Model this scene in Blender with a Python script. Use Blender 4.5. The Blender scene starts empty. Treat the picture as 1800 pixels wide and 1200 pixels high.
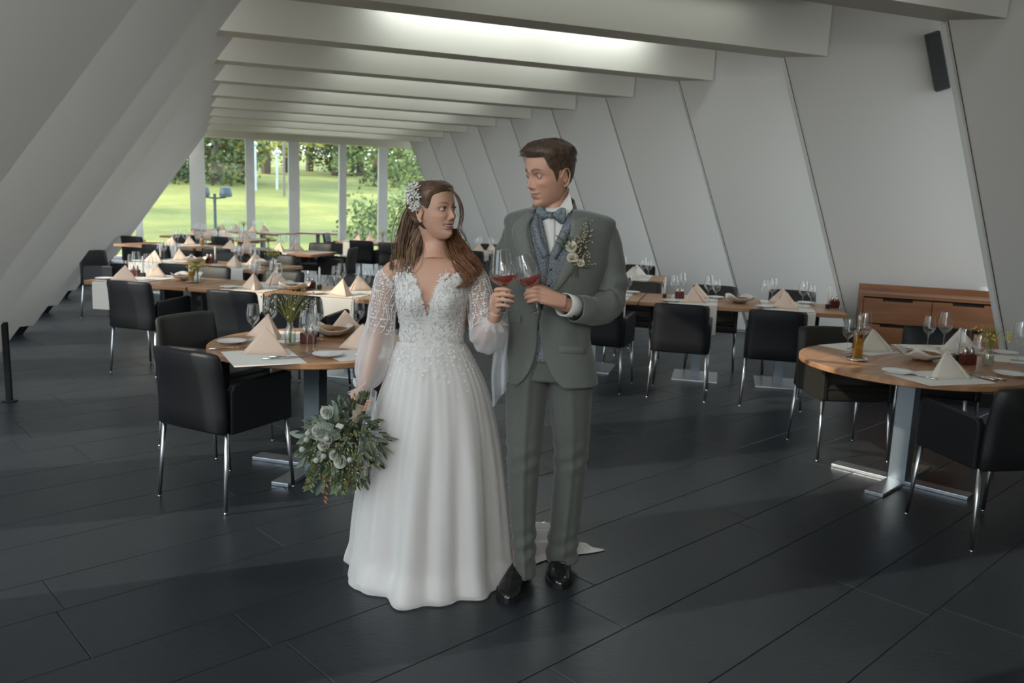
import bpy, bmesh, math, random
from math import sin, cos, pi, radians, sqrt, exp
from mathutils import Vector, Matrix, noise
random.seed(7)
C = bpy.context.scene.collection
# ------------------------------------------------------------------ camera
FOC = 1450.0; PITCH = radians(9.6); ROLL = radians(2.1); EYE = 1.60
_f = Vector((0, cos(PITCH), -sin(PITCH))); _r0 = Vector((1, 0, 0)); _u0 = _r0.cross(_f)
_r = cos(ROLL)*_r0 + sin(ROLL)*_u0; _u = -sin(ROLL)*_r0 + cos(ROLL)*_u0
cam = bpy.data.cameras.new('camera'); cam_o = bpy.data.objects.new('camera', cam); C.objects.link(cam_o)
cam.sensor_width = 36; cam.lens = FOC/1800*36; cam.clip_start = .05; cam.clip_end = 400
cam_o.matrix_world = Matrix((( _r.x, _u.x, -_f.x, 0), (_r.y, _u.y, -_f.y, 0), (_r.z, _u.z, -_f.z, EYE), (0, 0, 0, 1)))
cam.dof.use_dof = True; cam.dof.focus_distance = 3.25; cam.dof.aperture_fstop = 4.2
bpy.context.scene.camera = cam_o
# ------------------------------------------------------------------ light, sky, exposure
sc = bpy.context.scene
sc.view_settings.view_transform = 'Standard'; sc.view_settings.look = 'None'
sc.view_settings.gamma = 1; sc.view_settings.use_curve_mapping = False
sc.view_settings.exposure = -0.05
wd = bpy.data.worlds.new('sky'); sc.world = wd; wd.use_nodes = True
wn = wd.node_tree; wn.nodes.clear()
wo = wn.nodes.new('ShaderNodeOutputWorld'); wb = wn.nodes.new('ShaderNodeBackground')
wsky = wn.nodes.new('ShaderNodeTexSky'); wsky.sky_type = 'HOSEK_WILKIE'
wsky.sun_direction = (-.75, -.25, .62); wsky.turbidity = 3.5; wsky.ground_albedo = .3
wmix = wn.nodes.new('ShaderNodeMixRGB'); wmix.inputs[0].default_value = .62
wmix.inputs[2].default_value = (.86, .93, 1.0, 1)
wn.links.new(wsky.outputs[0], wmix.inputs[1]); wn.links.new(wmix.outputs[0], wb.inputs[0])
wb.inputs[1].default_value = 5.6
wn.links.new(wb.outputs[0], wo.inputs[0])
sl = bpy.data.lights.new('sun', 'SUN'); so = bpy.data.objects.new('sun', sl); C.objects.link(so)
sl.energy = 4.5; sl.angle = .01; sl.color = (1, .9, .72)
so.rotation_euler = Vector((-.80, -.35, .55)).to_track_quat('Z', 'Y').to_euler()
# added soft key and fill area lights, in mid-air behind the camera
for i, (lx, ly, lz, sx, sy, e) in enumerate([(-.30, -.6, 2.6, 1.2, .7, 54), (1.9, -.9, 2.8, 1.6, .8, 5)]):
    al = bpy.data.lights.new('key_fill_light', 'AREA'); ao = bpy.data.objects.new('key_fill_light', al); C.objects.link(ao)
    al.shape = 'RECTANGLE'; al.size = sx; al.size_y = sy; al.energy = e; al.color = (1, .94, .86)
    ao.location = (lx, ly, lz)
    ao.rotation_euler = (Vector((lx, ly, lz)) - Vector((-.1, 3.3, 1.0))).to_track_quat('Z', 'Y').to_euler()
sc.cycles.max_bounces = 10; sc.cycles.transparent_max_bounces = 24; sc.cycles.transmission_bounces = 8
sc.cycles.caustics_reflective = False; sc.cycles.caustics_refractive = False
sc.cycles.sample_clamp_indirect = 4

# ------------------------------------------------------------------ placing helpers
def ray(px, py): return _f + ((px-900)/FOC)*_r - ((py-600)/FOC)*_u
def P(px, py, Y):
    "world point seen at pixel (px,py) of the photograph at depth Y"
    d = ray(px, py); return Vector((0, 0, EYE)) + d*(Y/d.y)
def F(px, py, z=0.0):
    d = ray(px, py); return Vector((0, 0, EYE)) + d*((z-EYE)/d.z)
RT = radians(21.1)
RD = Vector((-sin(RT), cos(RT), 0)); RN = Vector((cos(RT), sin(RT), 0))
def W(t, s, z=0.0): return RN*t + RD*s + Vector((0, 0, z))      # room frame: t across, s along the hall

# ------------------------------------------------------------------ materials
MATS = {}
def mat(name, col, rough=.5, metal=0, bump=None, var=None, spec=.5, **kw):
    """col; bump=(scale,strength[,detail]); var=(scale,amount,col2)"""
    if name in MATS: return MATS[name]
    m = bpy.data.materials.new(name); m.use_nodes = True; MATS[name] = m
    nt = m.node_tree; b = nt.nodes['Principled BSDF']
    b.inputs['Base Color'].default_value = (*col, 1); b.inputs['Roughness'].default_value = rough
    b.inputs['Metallic'].default_value = metal; b.inputs['Specular IOR Level'].default_value = spec
    for k, v in kw.items(): b.inputs[k.replace('_', ' ')].default_value = v
    tc = nt.nodes.new('ShaderNodeTexCoord')
    if var:
        n = nt.nodes.new('ShaderNodeTexNoise'); n.inputs['Scale'].default_value = var[0]; n.inputs['Detail'].default_value = 5
        nt.links.new(tc.outputs['Object'], n.inputs['Vector'])
        r = nt.nodes.new('ShaderNodeValToRGB'); r.color_ramp.elements[0].position = .35; r.color_ramp.elements[1].position = .65
        r.color_ramp.elements[0].color = (*col, 1); r.color_ramp.elements[1].color = (*var[1], 1)
        nt.links.new(n.outputs['Fac'], r.inputs['Fac']); nt.links.new(r.outputs['Color'], b.inputs['Base Color'])
    if bump:
        n = nt.nodes.new('ShaderNodeTexNoise'); n.inputs['Scale'].default_value = bump[0]; n.inputs['Detail'].default_value = bump[2] if len(bump) > 2 else 4
        nt.links.new(tc.outputs['Object'], n.inputs['Vector'])
        bp = nt.nodes.new('ShaderNodeBump'); bp.inputs['Strength'].default_value = bump[1]; bp.inputs['Distance'].default_value = .01
        nt.links.new(n.outputs['Fac'], bp.inputs['Height']); nt.links.new(bp.outputs['Normal'], b.inputs['Normal'])
    return m
def wood(name, c1, c2, scale=6, stretch=(1, 14, 14), rough=.4):
    m = bpy.data.materials.new(name); m.use_nodes = True; MATS[name] = m; nt = m.node_tree; b = nt.nodes['Principled BSDF']
    b.inputs['Roughness'].default_value = rough
    tc = nt.nodes.new('ShaderNodeTexCoord'); mp = nt.nodes.new('ShaderNodeMapping'); mp.inputs['Scale'].default_value = stretch
    n = nt.nodes.new('ShaderNodeTexNoise'); n.inputs['Scale'].default_value = scale*.3; n.inputs['Detail'].default_value = 6; n.inputs['Distortion'].default_value = .6
    r = nt.nodes.new('ShaderNodeValToRGB'); r.color_ramp.elements[0].position = .3; r.color_ramp.elements[1].position = .7
    r.color_ramp.elements[0].color = (*c1, 1); r.color_ramp.elements[1].color = (*c2, 1)
    L = nt.links.new
    L(tc.outputs['Object'], mp.inputs['Vector']); L(mp.outputs['Vector'], n.inputs['Vector']); L(n.outputs['Fac'], r.inputs['Fac']); L(r.outputs['Color'], b.inputs['Base Color'])
    return m
def glassy(name, tint=(1, 1, 1), refl=.08, rough=.0, ior=1.45):
    "thin clear glass: transparent with a fresnel reflection"
    m = bpy.data.materials.new(name); m.use_nodes = True; MATS[name] = m; nt = m.node_tree; nt.nodes.clear()
    o = nt.nodes.new('ShaderNodeOutputMaterial'); mx = nt.nodes.new('ShaderNodeMixShader'); t = nt.nodes.new('ShaderNodeBsdfTransparent')
    g = nt.nodes.new('ShaderNodeBsdfGlossy'); g.inputs['Roughness'].default_value = rough
    t.inputs[0].default_value = (*tint, 1)
    lw = nt.nodes.new('ShaderNodeLayerWeight'); lw.inputs['Blend'].default_value = .35
    mr = nt.nodes.new('ShaderNodeMapRange'); mr.inputs['To Min'].default_value = refl; mr.inputs['To Max'].default_value = .75
    pw = nt.nodes.new('ShaderNodeMath'); pw.operation = 'POWER'; pw.inputs[1].default_value = 1.7
    L = nt.links.new
    L(lw.outputs['Facing'], pw.inputs[0]); L(pw.outputs[0], mr.inputs['Value']); L(mr.outputs['Result'], mx.inputs[0])
    L(t.outputs[0], mx.inputs[1]); L(g.outputs[0], mx.inputs[2]); L(mx.outputs[0], o.inputs['Surface'])
    return m
def sheer(name, col, alpha, bump=0):
    "fine tulle: part of the light goes straight through the mesh of the cloth"
    m = bpy.data.materials.new(name); m.use_nodes = True; MATS[name] = m; nt = m.node_tree; nt.nodes.clear()
    o = nt.nodes.new('ShaderNodeOutputMaterial'); mx = nt.nodes.new('ShaderNodeMixShader'); t = nt.nodes.new('ShaderNodeBsdfTransparent')
    d = nt.nodes.new('ShaderNodeBsdfDiffuse'); d.inputs[0].default_value = (*col, 1)
    tr = nt.nodes.new('ShaderNodeBsdfTranslucent'); tr.inputs[0].default_value = (*col, 1)
    m2 = nt.nodes.new('ShaderNodeMixShader'); m2.inputs[0].default_value = .35
    lw = nt.nodes.new('ShaderNodeLayerWeight'); lw.inputs['Blend'].default_value = .5
    mr = nt.nodes.new('ShaderNodeMapRange'); mr.inputs['To Min'].default_value = alpha; mr.inputs['To Max'].default_value = min(1, alpha+.45)
    L = nt.links.new
    L(lw.outputs['Facing'], mr.inputs['Value']); L(mr.outputs['Result'], mx.inputs[0])
    L(d.outputs[0], m2.inputs[1]); L(tr.outputs[0], m2.inputs[2]); L(t.outputs[0], mx.inputs[1]); L(m2.outputs[0], mx.inputs[2]); L(mx.outputs[0], o.inputs['Surface'])
    return m
WALL = mat('white wall paint', (.60, .578, .54), .6, bump=(3, .05))
BEAM = mat('beam paint', (.57, .535, .46), .55)
CEIL = mat('ceiling paint', (.60, .59, .55), .6)
SLATE = None
def slate():
    m = bpy.data.materials.new('slate'); m.use_nodes = True; nt = m.node_tree; b = nt.nodes['Principled BSDF']
    tc = nt.nodes.new('ShaderNodeTexCoord'); L = nt.links.new
    n = nt.nodes.new('ShaderNodeTexNoise'); n.inputs['Scale'].default_value = 2.2; n.inputs['Detail'].default_value = 7
    mp = nt.nodes.new('ShaderNodeMapping'); mp.inputs['Rotation'].default_value = (0, 0, radians(-43.5)); mp.inputs['Scale'].default_value = (1, 3, 1)
    L(tc.outputs['Object'], mp.inputs['Vector'])
    n2 = nt.nodes.new('ShaderNodeTexNoise'); n2.inputs['Scale'].default_value = 14; n2.inputs['Detail'].default_value = 6; n2.inputs['Distortion'].default_value = 1.2
    L(mp.outputs['Vector'], n2.inputs['Vector']); L(tc.outputs['Object'], n.inputs['Vector'])
    r = nt.nodes.new('ShaderNodeValToRGB'); r.color_ramp.elements[0].color = (.010, .0135, .018, 1); r.color_ramp.elements[1].color = (.022, .026, .031, 1)
    L(n.outputs['Fac'], r.inputs['Fac']); L(r.outputs['Color'], b.inputs['Base Color'])
    rr = nt.nodes.new('ShaderNodeMapRange'); rr.inputs['To Min'].default_value = .26; rr.inputs['To Max'].default_value = .44
    L(n.outputs['Fac'], rr.inputs['Value']); L(rr.outputs['Result'], b.inputs['Roughness'])
    bp = nt.nodes.new('ShaderNodeBump'); bp.inputs['Strength'].default_value = .22; bp.inputs['Distance'].default_value = .006
    L(n2.outputs['Fac'], bp.inputs['Height']); L(bp.outputs['Normal'], b.inputs['Normal'])
    b.inputs['Specular IOR Level'].default_value = .45
    return m
SLATE = slate()
GROUT = mat('grout', (.006, .006, .007), .8)
BLACK = mat('black leather', (.0085, .009, .0105), .48, bump=(220, .1), spec=.3)
OLIVE = mat('dark olive leather', (.019, .018, .0145), .48, bump=(220, .1), spec=.3)
CHROME = mat('brushed steel', (.55, .56, .58), .28, 1)
STEELPLATE = mat('satin steel plate', (.50, .53, .57), .32, 1)
PEDESTAL = mat('grey steel post', (.20, .23, .26), .4, .8)
TABLEWOOD = wood('table walnut', (.27, .125, .055), (.44, .235, .12), 6, (1, 9, 9), .33)
TABLEEDGE = wood('table edge', (.42, .22, .11), (.50, .28, .15), 6, (2, 2, 20), .4)
SIDEWOOD = wood('sideboard oak', (.15, .052, .016), (.26, .10, .034), 5, (1, 1, 10), .4)
PLATE = mat('white china', (.72, .70, .67), .18)
LINEN = mat('cream table runner', (.66, .62, .56), .85, bump=(260, .15))
NAPKIN = mat('peach-lit napkin', (.70, .52, .40), .85, bump=(300, .1))  # peach cast of the light put into the cloth's base colour
NAPKINW = mat('cream napkin', (.62, .57, .49), .85, bump=(300, .1))
GLASS = glassy('clear glass', (.985, .99, .99), .09)
PANE = glassy('window pane', (.93, .96, .96), .05)
SILVER = mat('silver cutlery', (.6, .6, .6), .18, 1)
MAROON = mat('maroon wood', (.09, .018, .014), .3)
WAX = mat('white wax', (.72, .70, .64), .5)
FRAMEW = mat('white frame paint', (.62, .62, .59), .45)
DARKM = mat('dark metal', (.012, .013, .014), .4, .6)

# ------------------------------------------------------------------ mesh helpers
class MB:
    def __init__(s): s.v = []; s.f = []; s.mi = []; s.cur = 0; s.col = None
    def add(s, vs, fs, M=None):
        o = len(s.v)
        for v in vs: s.v.append(tuple(M @ Vector(v)) if M is not None else tuple(v))
        for f in fs: s.f.append(tuple(o+i for i in f)); s.mi.append(s.cur)
    def box(s, c, d, M=None, bev=0.0, taper=None):
        x, y, z = c; a, b, h = d[0]/2, d[1]/2, d[2]/2
        if bev <= 0:
            vs = [(x+i*a, y+j*b, z+k*h) for k in (-1, 1) for j in (-1, 1) for i in (-1, 1)]
            s.add(vs, [(0, 2, 3, 1), (4, 5, 7, 6), (0, 1, 5, 4), (2, 6, 7, 3), (0, 4, 6, 2), (1, 3, 7, 5)], M); return
        r = min(bev, a*.99, b*.99, h*.99); vs = []; ring = []
        prof = [(-h, r*.7), (-h+r*.3, r*.2), (-h+r, 0), (h-r, 0), (h-r*.3, r*.2), (h, r*.7)]
        for (zz, ins) in prof:
            aa, bb = a-ins, b-ins; q = []
            for sx, sy, a0 in ((1, 1, 0), (-1, 1, 90), (-1, -1, 180), (1, -1, 270)):
                for t in (0, 30, 60, 90):
                    an = radians(a0+t); q.append((x+sx*(aa-r*.6)+r*.6*cos(an), y+sy*(bb-r*.6)+r*.6*sin(an), z+zz))
            ring.append(q)
        n = 16; fs = []
        for q in ring: vs += q
        for i in range(len(ring)-1):
            for j in range(n): fs.append((i*n+j, i*n+(j+1) % n, (i+1)*n+(j+1) % n, (i+1)*n+j))
        fs.append(tuple(range(n-1, -1, -1))); fs.append(tuple(range((len(ring)-1)*n, len(ring)*n)))
        s.add(vs, fs, M)
    def tube(s, path, rad, n=8, cap=True, M=None, flat=1.0, up=None):
        path = [Vector(p) for p in path]; k = len(path)
        if not isinstance(rad, (list, tuple)): rad = [rad]*k
        vs = []; T0 = None; N = None
        for i in range(k):
            T = (path[min(i+1, k-1)]-path[max(i-1, 0)]).normalized()
            if N is None:
                a = Vector(up) if up is not None else (Vector((0, 0, 1)) if abs(T.z) < .9 else Vector((1, 0, 0)))
                N = (a - T*a.dot(T)).normalized()
            else:
                N = (N - T*N.dot(T)); N = N.normalized() if N.length > 1e-6 else T.orthogonal().normalized()
            B = T.cross(N)
            for j in range(n):
                an = 2*pi*j/n; vs.append(path[i] + rad[i]*(cos(an)*N*flat + sin(an)*B))
        fs = [(i*n+j, i*n+(j+1) % n, (i+1)*n+(j+1) % n, (i+1)*n+j) for i in range(k-1) for j in range(n)]
        if cap: fs += [tuple(range(n-1, -1, -1)), tuple(range((k-1)*n, k*n))]
        s.add(vs, fs, M)
    def lathe(s, prof, n=24, M=None, cap=False):
        vs = [(r*cos(2*pi*j/n), r*sin(2*pi*j/n), z) for r, z in prof for j in range(n)]
        fs = [(i*n+j, i*n+(j+1) % n, (i+1)*n+(j+1) % n, (i+1)*n+j) for i in range(len(prof)-1) for j in range(n)]
        if cap: fs += [tuple(range(n-1, -1, -1)), tuple(range((len(prof)-1)*n, len(prof)*n))]
        s.add(vs, fs, M)
    def ball(s, c, r, n=8, m=6, sq=(1, 1, 1), M=None):
        vs = [(c[0], c[1], c[2]-r*sq[2])]
        for i in range(1, m):
            a = -pi/2+pi*i/m
            for j in range(n): vs.append((c[0]+r*sq[0]*cos(a)*cos(2*pi*j/n), c[1]+r*sq[1]*cos(a)*sin(2*pi*j/n), c[2]+r*sq[2]*sin(a)))
        vs.append((c[0], c[1], c[2]+r*sq[2])); L = len(vs)-1
        fs = [(0, 1+(j+1) % n, 1+j) for j in range(n)]
        fs += [(1+i*n+j, 1+i*n+(j+1) % n, 1+(i+1)*n+(j+1) % n, 1+(i+1)*n+j) for i in range(m-2) for j in range(n)]
        fs += [(L, 1+(m-2)*n+j, 1+(m-2)*n+(j+1) % n) for j in range(n)]
        s.add(vs, fs, M)
    def grid(s, fn, nu, nv, closeu=False, M=None):
        vs = [fn(i/(nu-1 if not closeu else nu), j/(nv-1)) for j in range(nv) for i in range(nu)]
        w = nu if closeu else nu-1
        s.add(vs, [(j*nu+i, j*nu+(i+1) % nu, (j+1)*nu+(i+1) % nu, (j+1)*nu+i) for j in range(nv-1) for i in range(w)], M)
    def prism(s, pts, z0, z1, M=None):
        n = len(pts); vs = [(x, y, z0) for x, y in pts]+[(x, y, z1) for x, y in pts]
        s.add(vs, [tuple(range(n-1, -1, -1)), tuple(range(n, 2*n))]+[(i, (i+1) % n, n+(i+1) % n, n+i) for i in range(n)], M)
    def mesh(s, name):
        me = bpy.data.meshes.new(name); me.from_pydata(s.v, [], s.f); me.update(); return me
def obj(name, mb, m, parent=None, smooth=False, loc=None, rz=None, mods=()):
    me = mb.mesh(name) if isinstance(mb, MB) else mb
    if not me.materials:
        for q in (m if isinstance(m, (list, tuple)) else [m]): me.materials.append(q)
    if isinstance(mb, MB) and isinstance(m, (list, tuple)): me.polygons.foreach_set('material_index', mb.mi)
    if smooth: me.polygons.foreach_set('use_smooth', [True]*len(me.polygons))
    o = bpy.data.objects.new(name, me); C.objects.link(o)
    if parent is not None: o.parent = parent
    if loc is not None: o.location = loc
    if rz is not None: o.rotation_euler = (0, 0, rz)
    for k, kw in mods:
        md = o.modifiers.new(k, k)
        for a, b in kw.items(): setattr(md, a, b)
    return o
SOL = lambda t, off=-1: ('SOLIDIFY', dict(thickness=t, offset=off))
SUB = lambda n=1: ('SUBSURF', dict(levels=n, render_levels=n))
def tag(o, label=None, cat=None, group=None, kind=None):
    if label: o['label'] = label
    if cat: o['category'] = cat
    if group: o['group'] = group
    if kind: o['kind'] = kind
    return o
def thing(name, label, cat, loc=(0, 0, 0), rz=0, group=None):
    o = bpy.data.objects.new(name, None); C.objects.link(o); o.location = loc; o.rotation_euler = (0, 0, rz)
    o.empty_display_size = .1
    return tag(o, label, cat, group)
def dup(root, loc, rz, label=None, group=None, scale=None):
    r = root.copy(); C.objects.link(r); r.location = loc; r.rotation_euler = (0, 0, rz)
    if scale: r.scale = (scale,)*3
    if label: r['label'] = label
    if group: r['group'] = group
    for ch in list(root.children):
        c = ch.copy(); C.objects.link(c); c.parent = r
        for g in list(ch.children):
            d = g.copy(); C.objects.link(d); d.parent = c
    return r
def smoothstep(a, b, x):
    t = max(0, min(1, (x-a)/(b-a))); return t*t*(3-2*t)
def interp(tab, x):
    "tab: sorted list of (x, v or tuple) -> Catmull style smooth interpolation"
    if x <= tab[0][0]: return tab[0][1]
    if x >= tab[-1][0]: return tab[-1][1]
    for i in range(len(tab)-1):
        if tab[i][0] <= x <= tab[i+1][0]:
            x0, v0 = tab[i]; x1, v1 = tab[i+1]; t = (x-x0)/(x1-x0)
            xm, vm = tab[max(i-1, 0)]; xp, vp = tab[min(i+2, len(tab)-1)]
            def one(vm, v0, v1, vp):
                m0 = (v1-vm)/(x1-xm)*(x1-x0) if x1 != xm else 0; m1 = (vp-v0)/(xp-x0)*(x1-x0) if xp != x0 else 0
                if i == 0: m0 = v1-v0
                if i == len(tab)-2: m1 = v1-v0
                t2, t3 = t*t, t*t*t
                return (2*t3-3*t2+1)*v0+(t3-2*t2+t)*m0+(-2*t3+3*t2)*v1+(t3-t2)*m1
            if isinstance(v0, (int, float)): return one(vm, v0, v1, vp)
            return tuple(one(*q) for q in zip(vm, v0, v1, vp))

# ------------------------------------------------------------------ the hall
ZB = 2.93; ZC = 3.42; S0 = -5.6; S1 = 20.8
def poly(mb, *pts): mb.add(pts, [tuple(range(len(pts)))])
# floor: slab below, slate tiles as pieces
fb = MB(); a = W(-4.5, S0-1); b = W(10, S0-1); c = W(10, S1+.2); d = W(-4.5, S1+.2)
fb.add([a, b, c, d]+[v-Vector((0, 0, .1)) for v in (a, b, c, d)], [(0, 1, 2, 3), (7, 6, 5, 4), (0, 4, 5, 1), (1, 5, 6, 2), (2, 6, 7, 3), (3, 7, 4, 0)])
floor = obj('floor', fb, GROUT); floor.location.z = -.004; tag(floor, kind='structure')
TA = radians(46.5); tA = Vector((sin(TA), cos(TA), 0)); tB = Vector((-cos(TA), sin(TA), 0))
rows = []; y = 2.547
while y < 22: rows.append((y, y+.315)); rows.append((y+.315, y+.735)); y += .735
y = 2.547
while y > -14: rows.append((y-.422, y)); rows.append((y-.735, y-.422)); y -= .735
rnd = random.Random(3); tiles = []
for (b0, b1) in rows:
    if abs(b0-2.125) < .02: x = 1.333-1.225*8; step = [1.225]
    elif abs(b0-1.812) < .02: x = 2.376-1.3*8; step = [1.3]
    elif abs(b0-1.39) < .03: x = 1.953-1.477*7; step = [1.477]
    else: x = -9-rnd.random()*1.3; step = None
    while x < 22:
        L = step[0] if step else rnd.choice([.92, 1.1, 1.22, 1.35, 1.5])
        c = tA*(x+L/2)+tB*((b0+b1)/2); t_, s_ = c.dot(RN), c.dot(RD)
        if -3.6 < t_ < 9.3 and S0 < s_ < S1+.1: tiles.append((c, L, b1-b0))
        x += L
def tile_geo(mb, c, L, w, M0=None):
    g = .0016; a, b = L/2-g, w/2-g; bev = .002
    vs = []
    for (ins, z) in ((0, -.004), (0, -.0016), (bev, 0)):
        for sx, sy in ((-1, -1), (1, -1), (1, 1), (-1, 1)):
            vs.append(c + tA*sx*(a-ins) + tB*sy*(b-ins) + Vector((0, 0, z)))
    mb.add(vs, [(8, 9, 10, 11)]+[(k*4+i, k*4+(i+1) % 4, (k+1)*4+(i+1) % 4, (k+1)*4+i) for k in (0, 1) for i in range(4)])
def inview(c):
    d = c-Vector((0, 0, EYE)); q = d.dot(_f)
    if q < .5: return False
    x = 900+FOC*d.dot(_r)/q; y_ = 600-FOC*d.dot(_u)/q; return -150 < x < 1950 and y_ < 1380
tiles.sort(key=lambda q: (0 if inview(q[0]) else 1, q[0].length))
rest = MB(); rest_n = 0
for i, (c, L, w) in enumerate(tiles):
    if i < 290 and inview(c):
        m = MB(); tile_geo(m, Vector((0, 0, 0)), L, w); o = obj('slate_tile', m, SLATE, floor); o.location = (c.x, c.y, .004)
    else: tile_geo(rest, c, L, w)
o = obj('slate_tiles_far', rest, SLATE, floor); o.location.z = .004; tag(o, kind='stuff')

# right wall: saw-tooth panels with glazed slits between them
LT = -.43
def redge(s, z): return W(6.1+LT*min(z, ZB)+(0 if z < ZB else -.0), s, z)
eR = RN*.80-RD*.60
PW = 1.62
wr = bpy.data.objects.new('wall_right', None); C.objects.link(wr); tag(wr, kind='structure')
sR = [9.6+1.7*k for k in range(-8, 7)]
def slab(mb, q, nrm, th):
    "quad q (4 pts) extruded along nrm by th"
    mb.add(list(q)+[v+nrm*th for v in q], [(0, 1, 2, 3), (7, 6, 5, 4), (0, 4, 5, 1), (1, 5, 6, 2), (2, 6, 7, 3), (3, 7, 4, 0)])
for s in sR:
    outn = (RN*.6+RD*.8)
    m = MB()
    q = [redge(s, 0.0), redge(s, 0.0)+eR*PW, redge(s, ZB)+eR*PW, redge(s, ZB)]
    slab(m, q, outn, .10)
    q = [redge(s, ZB), redge(s, ZB)+eR*PW, redge(s, ZB)+eR*PW+Vector((0, 0, .6)), redge(s, ZB)+Vector((0, 0, .6))]
    slab(m, q, outn, .10)
    obj('wall_panel', m, WALL, wr)
    # edge bead, the dark joint beside the lit reveal
    m = MB(); k = -outn*.004 - eR*.0; e0, e1 = redge(s, 0.02), redge(s, ZB)
    slab(m, [e0-eR*.003+k, e0+eR*.003+k, e1+eR*.003+k, e1-eR*.003+k], outn, .006)
    obj('joint_trim', m, MAT_J if 'MAT_J' in globals() else mat('joint bronze', (.05, .035, .02), .5), wr)
    # slit window: from the outer end of this panel to the inner edge of the next one nearer
    a0, a1 = redge(s, .08)+eR*PW, redge(s, ZB)+eR*PW; b0, b1 = redge(s-1.7, .08)+outn*.11, redge(s-1.7, ZB)+outn*.11
    m = MB(); m.add([a0, b0, b1, a1], [(0, 1, 2, 3)]); obj('glass_pane' if s > 5.5 else 'slit_blocker', m, PANE if s > 5.5 else WALL, wr)  # nearer slits closed by added unseen panels that cut the daylight
    m = MB()
    for p0, p1 in ((a0, a1), (b0, b1), (a0, b0), (a1, b1)): m.tube([p0, p1], .03, 4)
    obj('window_frame', m, FRAMEW, wr)
    m = MB(); m.tube([redge(s, .03)-outn*.006, redge(s, .03)+eR*PW-outn*.006], .012, 4); obj('skirting', m, mat('skirting', (.30, .31, .32), .5), wr)
PW = 1.22
LL = .70
def ledge(s, z): return W(-1.73+LL*z, s, z)
eL = -RN*.80-RD*.60
wl = bpy.data.objects.new('wall_left', None); C.objects.link(wl); tag(wl, kind='structure')
sL = [10.05+1.7*k for k in range(-8, 7)]
outl = (-RN*.6+RD*.8)
for s in sL:
    m = MB(); base = .10
    q = [ledge(s, base), ledge(s, base)+eL*PW, ledge(s, ZC+.1)+eL*PW, ledge(s, ZC+.1)]
    slab(m, q, outl, .22)
    obj('wall_panel', m, WALL, wl)
    m = MB(); q = [ledge(s, 0)+outl*.03+eL*.03, ledge(s, 0)+eL*PW+outl*.03, ledge(s, base)+eL*PW+outl*.03, ledge(s, base)+outl*.03+eL*.03]; slab(m, q, outl, .15)
    obj('plinth', m, mat('dark plinth', (.01, .01, .012), .5), wl)
    a0, a1 = ledge(s, .02)+eL*PW, ledge(s, ZB)+eL*PW; b0, b1 = ledge(s-1.7, .02)+outl*.23, ledge(s-1.7, ZB)+outl*.23
    m = MB(); m.add([a0, b0, b1, a1], [(0, 1, 2, 3)]); obj('glass_pane', m, PANE, wl)
    m = MB()
    for p0, p1 in ((a0, a1), (b0, b1), (a0, b0), (a1, b1)): m.tube([p0, p1], .03, 4)
    obj('window_frame', m, FRAMEW, wl)
# ceiling and beams
m = MB(); q = [W(-.6, S0-.5, ZC), W(6.6, S0-.5, ZC), W(6.6, S1+.1, ZC), W(-.6, S1+.1, ZC)]; slab(m, q, Vector((0, 0, 1)), .15)
tag(obj('ceiling', m, CEIL), kind='structure')
bw = bpy.data.objects.new('ceiling_beams', None); C.objects.link(bw); tag(bw, kind='structure')
for k in range(-5, 10):
    s = 7.67+1.7*k
    if s > S1-.6: continue
    m = MB(); M = Matrix.Translation(W(0, s, 0)) @ Matrix.Rotation(RT, 4, 'Z')
    m.box((2.66, .14, (ZB+ZC)/2), (4.9, .28, ZC-ZB), M)
    obj('beam', m, BEAM, bw)
# back wall behind the camera
m = MB()
for (t0, t1, z0, z1) in ((-3.3, 9.5, 0, 3.5),):
    slab(m, [W(t0, S0, z0), W(t1, S0, z0), W(t1, S0, z1), W(t0, S0, z1)], -RD, .12)
tag(obj('wall_back', m, WALL), kind='structure')
# window wall at the far end
SW = 20.8
wf = bpy.data.objects.new('window_1', None); C.objects.link(wf); tag(wf, kind='structure')
def wbox(name, t0, t1, z0, z1, d=.12, ds=0, mt=FRAMEW, par=wf):
    m = MB(); M = Matrix.Translation(W(0, SW+ds, 0)) @ Matrix.Rotation(RT, 4, 'Z'); m.box(((t0+t1)/2, d/2, (z0+z1)/2), (t1-t0, d, z1-z0), M); return obj(name, m, mt, par)
ZW = 2.83
mull = [(-1.2, .16), (.07, .34), (1.24, .2), (2.25, .25), (3.42, .17), (4.42, .22), (5.6, .2)]
for t, w in mull:
    wbox('mullion', t-w/2, t+w/2, 0, ZW, .18)
for i in range(len(mull)-1):
    a, b = mull[i][0]+mull[i][1]/2, mull[i+1][0]-mull[i+1][1]/2
    m = MB(); m.add([W(a, SW+.1, .05), W(b, SW+.1, .05), W(b, SW+.1, ZW), W(a, SW+.1, ZW)], [(0, 1, 2, 3)]); obj('glass_pane', m, PANE, wf)
wbox('sill', -2.4, 6.6, 0, .06, .2)
wbox('lintel', -2.4, 6.6, ZW, ZC+.1, .3, -.02, BEAM)
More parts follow.
